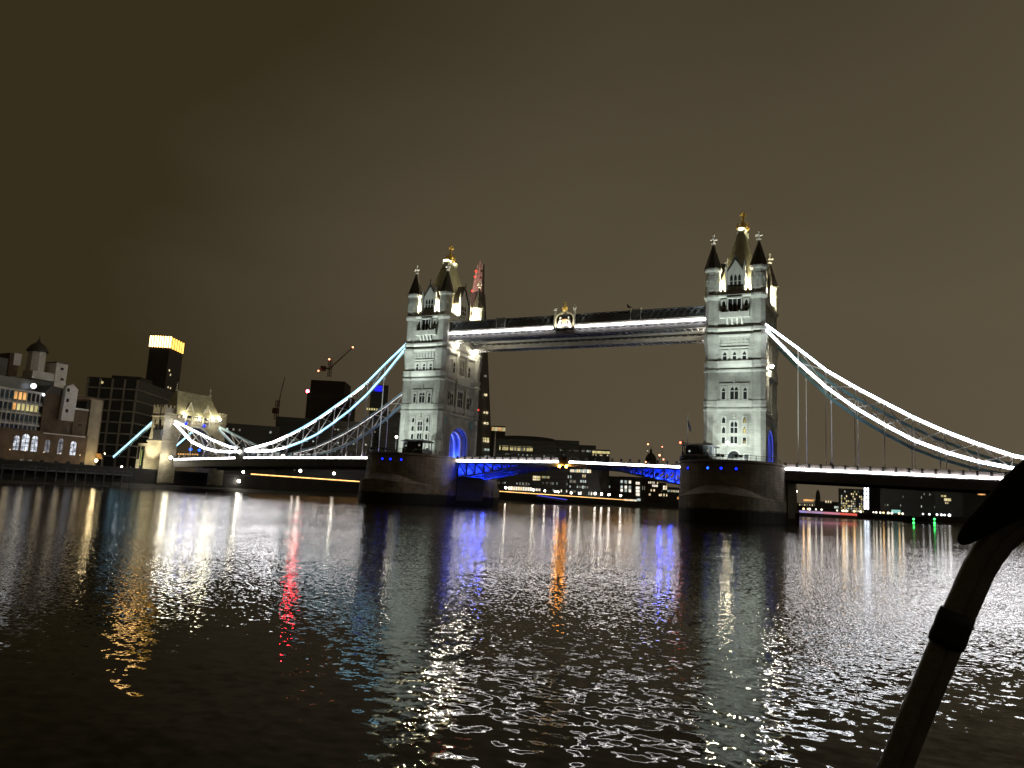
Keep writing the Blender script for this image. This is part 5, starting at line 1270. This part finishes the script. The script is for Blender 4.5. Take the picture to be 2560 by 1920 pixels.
o = Bld('low_building', 'low dark building left of the bullet tower silhouette', 1986, 2040, 1258, 900, 25, M_bdark); o.row(2008, 1250, 2036, 1, 4.5, [M_w6], .95); o.row(1990, 1261, 2040, 8, 4, [M_w1, M_w4], .4, .7)
p = hitD(2045, 1255, 1200); zt_ = hitD(2045, 1224, 1200).z
root = thing('bullet_tower', 'small dark bullet-shaped tower silhouette far under the right span', 'tower', (p.x,p.y,QZ)); hh = zt_-QZ
mb = MB(); mb.lathe(p.x, p.y, [(3.0,QZ),(3.4,QZ+hh*.4),(3.3,QZ+hh*.7),(2.3,QZ+hh*.9),(.4,zt_)], 12); mb.build('shell', M_bdark, root, True); mb = MB(); mb.sphere((p.x,p.y-3.4,QZ+hh*.45), 1.4, 6); mb.build('window', M_w5, root)
o = Bld('low_building', 'low dark terrace between the bullet tower and the lit office', 2036, 2100, 1254, 850, 25, M_bdark); o.row(2062, 1254, 2080, 3, 5, [M_w1], .5); o.row(2085, 1268, 2100, 1, 5, [M_w2], .9)
# lit road bridge far upstream
a = hitD(1975, 1277, 720); c = hitD(2143, 1287, 720)
root = thing('road_bridge', 'distant low bridge lit violet then red at the right of the right pier', 'bridge', tuple(a.lerp(c, .5)))
m = MB(); m.bar((a.x,a.y,a.z-2.5), (c.x,c.y,c.z-2.5), 6, 2.2)
for k in range(4): q = a.lerp(c, .1+.27*k); m.box(q.x-2, q.x+2, q.y-3, q.y+3, -1, q.z-2)
m.build('deck_and_piers', M_bdark, root)
cols = [(.42,.34,.75),(.55,.36,.6),(.8,.3,.4),(1,.16,.12)]
for k in range(4):
    p0, p1 = a.lerp(c, k/4), a.lerp(c, (k+1)/4); m = MB(); m.bar((p0.x,p0.y-3.2,p0.z), (p1.x,p1.y-3.2,p1.z), .2, 1.9); m.build('light_band', emit('bridge_band%d' % k, cols[k], .75, .2, .1), root)
for u, v, mm, r, nm in ((1991,1228,M_globe,1.0,'high yellow-white lamp at the right pier edge'),):
    p = hitD(u, v, 820); globe_lamp(p.x, p.y, QZ, p.z, nm, None, r, mm)
for i, u in enumerate((2009, 2020, 2024, 2040, 2054, 2093, 2106, 2109, 2116, 2136, 2152, 2184, 2191, 2201, 2209, 2221, 2230, 2248, 2257)):
    p = hitD(u, 1289 + (u-2000)*.045, 690); globe_lamp(p.x, p.y, QZ, p.z if p.z > QZ+1.5 else QZ+1.5, 'small warm lamp on the far bank under the right span', 'far bank lamps under the right span', .55 + .35*random.random(), random.choice([M_far, M_farw, M_far]), 'street_lamp')
for u, v in ((2284,1298), (2336,1298)):
    p = hitD(u, v, 600); root = thing('green_beacon', 'green navigation beacon %s on the right far bank' % ('standing farther left' if u < 2300 else 'next to white lamps'), 'beacon', (p.x,p.y,QZ))
    m = MB(); m.lathe(p.x, p.y, [(.3,QZ),(.2,p.z-1)], 6); m.build('mast', M_dark, root)
    for dz in (0, -2.4): m = MB(); m.sphere((p.x,p.y,p.z+dz), .7, 6); m.build('lens', M_green, root)
for u in (2308, 2324, 2343, 2354, 2362, 2374):
    p = hitD(u, 1301 + (u-2300)*.02, 600); globe_lamp(p.x, p.y, QZ, max(p.z, QZ+1.4), 'white lamp in the cluster right of the green beacons', 'white lamps by the green beacons', .5+.4*random.random(), emit('cluster%d' % u, (.95,.97,1), 4.5), 'street_lamp')

# ------------------------------------------------------------------ bent tube in the foreground
def near():
    D0 = 1.75
    def P(u, v, d=D0): return hitD(u, v, d)
    root = thing('bent_tube', 'bent double metal tube with black tape band and black padded cover at right edge', 'tube rail', tuple(P(2263,1925)))
    C = [(2178,2060),(2208,1990),(2238,1920),(2285,1801),(2330,1695),(2370,1600),(2395,1540),(2421,1481),(2446,1425),(2470,1385),(2500,1345),(2540,1312),(2590,1290),(2660,1275)]
    r = 21/FPX*D0
    mt = mat('worn_painted_tube', (.14,.136,.122), .5, .0, .2, 30., .0015)
    for s_, dd in ((-1, 0), (1, .012)):
        pts = []
        for i, (u, v) in enumerate(C):
            a = Vector(C[max(i-1,0)]); c = Vector(C[min(i+1,len(C)-1)]); t = (c-a).normalized(); nrm = Vector((-t.y, t.x))
            q = Vector((u, v)) - nrm*(-s_)*16.5; pts.append(P(q.x, q.y, D0+dd))
        sp = []
        for i in range(len(pts)-1):
            for k in range(4): sp.append(pts[i].lerp(pts[i+1], k/4))
        sp.append(pts[-1]); m = MB(); m.tube(sp, r*.93, 16); m.build('tube', mt, root, True)
    # tape band
    m = MB(); pts = [P(2395,1532), P(2380,1570), P(2364,1612)]
    d = (pts[-1]-pts[0]).normalized(); sd = d.cross(F).normalized(); rings = []
    for t, k in ((-.004,.9),(0,.97),(.3,1.0),(.55,.98),(.8,1.02),(1,.98),(1.02,.9)):
        q = pts[0].lerp(pts[-1], t); n = 20
        rings.append([tuple(q + sd*(r*1.84*k)*math.cos(2*math.pi*i/n) + d.cross(sd)*(r*1.25*k)*math.sin(2*math.pi*i/n)) for i in range(n)])
    m.loft(rings); m.build('tape_band', mat('black_tape', (.006,.006,.006), .6), root, True)
    # padded cover over the bend
    m = MB(); rings = []
    S = [((2401,1361),2),((2402,1358),10),((2408,1350),17),((2421,1337),23),((2440,1319),29),((2468,1297),36),((2500,1272),44),((2535,1246),54),((2575,1218),62),((2620,1192),70),((2680,1160),78)]
    for (uv, rad) in S:
        i = S.index((uv, rad)); a = Vector(S[max(i-1,0)][0]); c = Vector(S[min(i+1,len(S)-1)][0]); t = (c-a).normalized(); nrm = Vector((-t.y, t.x)); q0 = P(*uv, D0-.02); n = 20
        e = P(uv[0]+nrm.x*rad, uv[1]+nrm.y*rad, D0-.02) - q0; fz = F*e.length*.8
        rings.append([tuple(q0 + e*math.cos(2*math.pi*k/n) + fz*math.sin(2*math.pi*k/n)) for k in range(n)])
    m.loft(rings); m.build('padded_cover', mat('black_cloth', (.005,.005,.007), .95), root, True)
near()
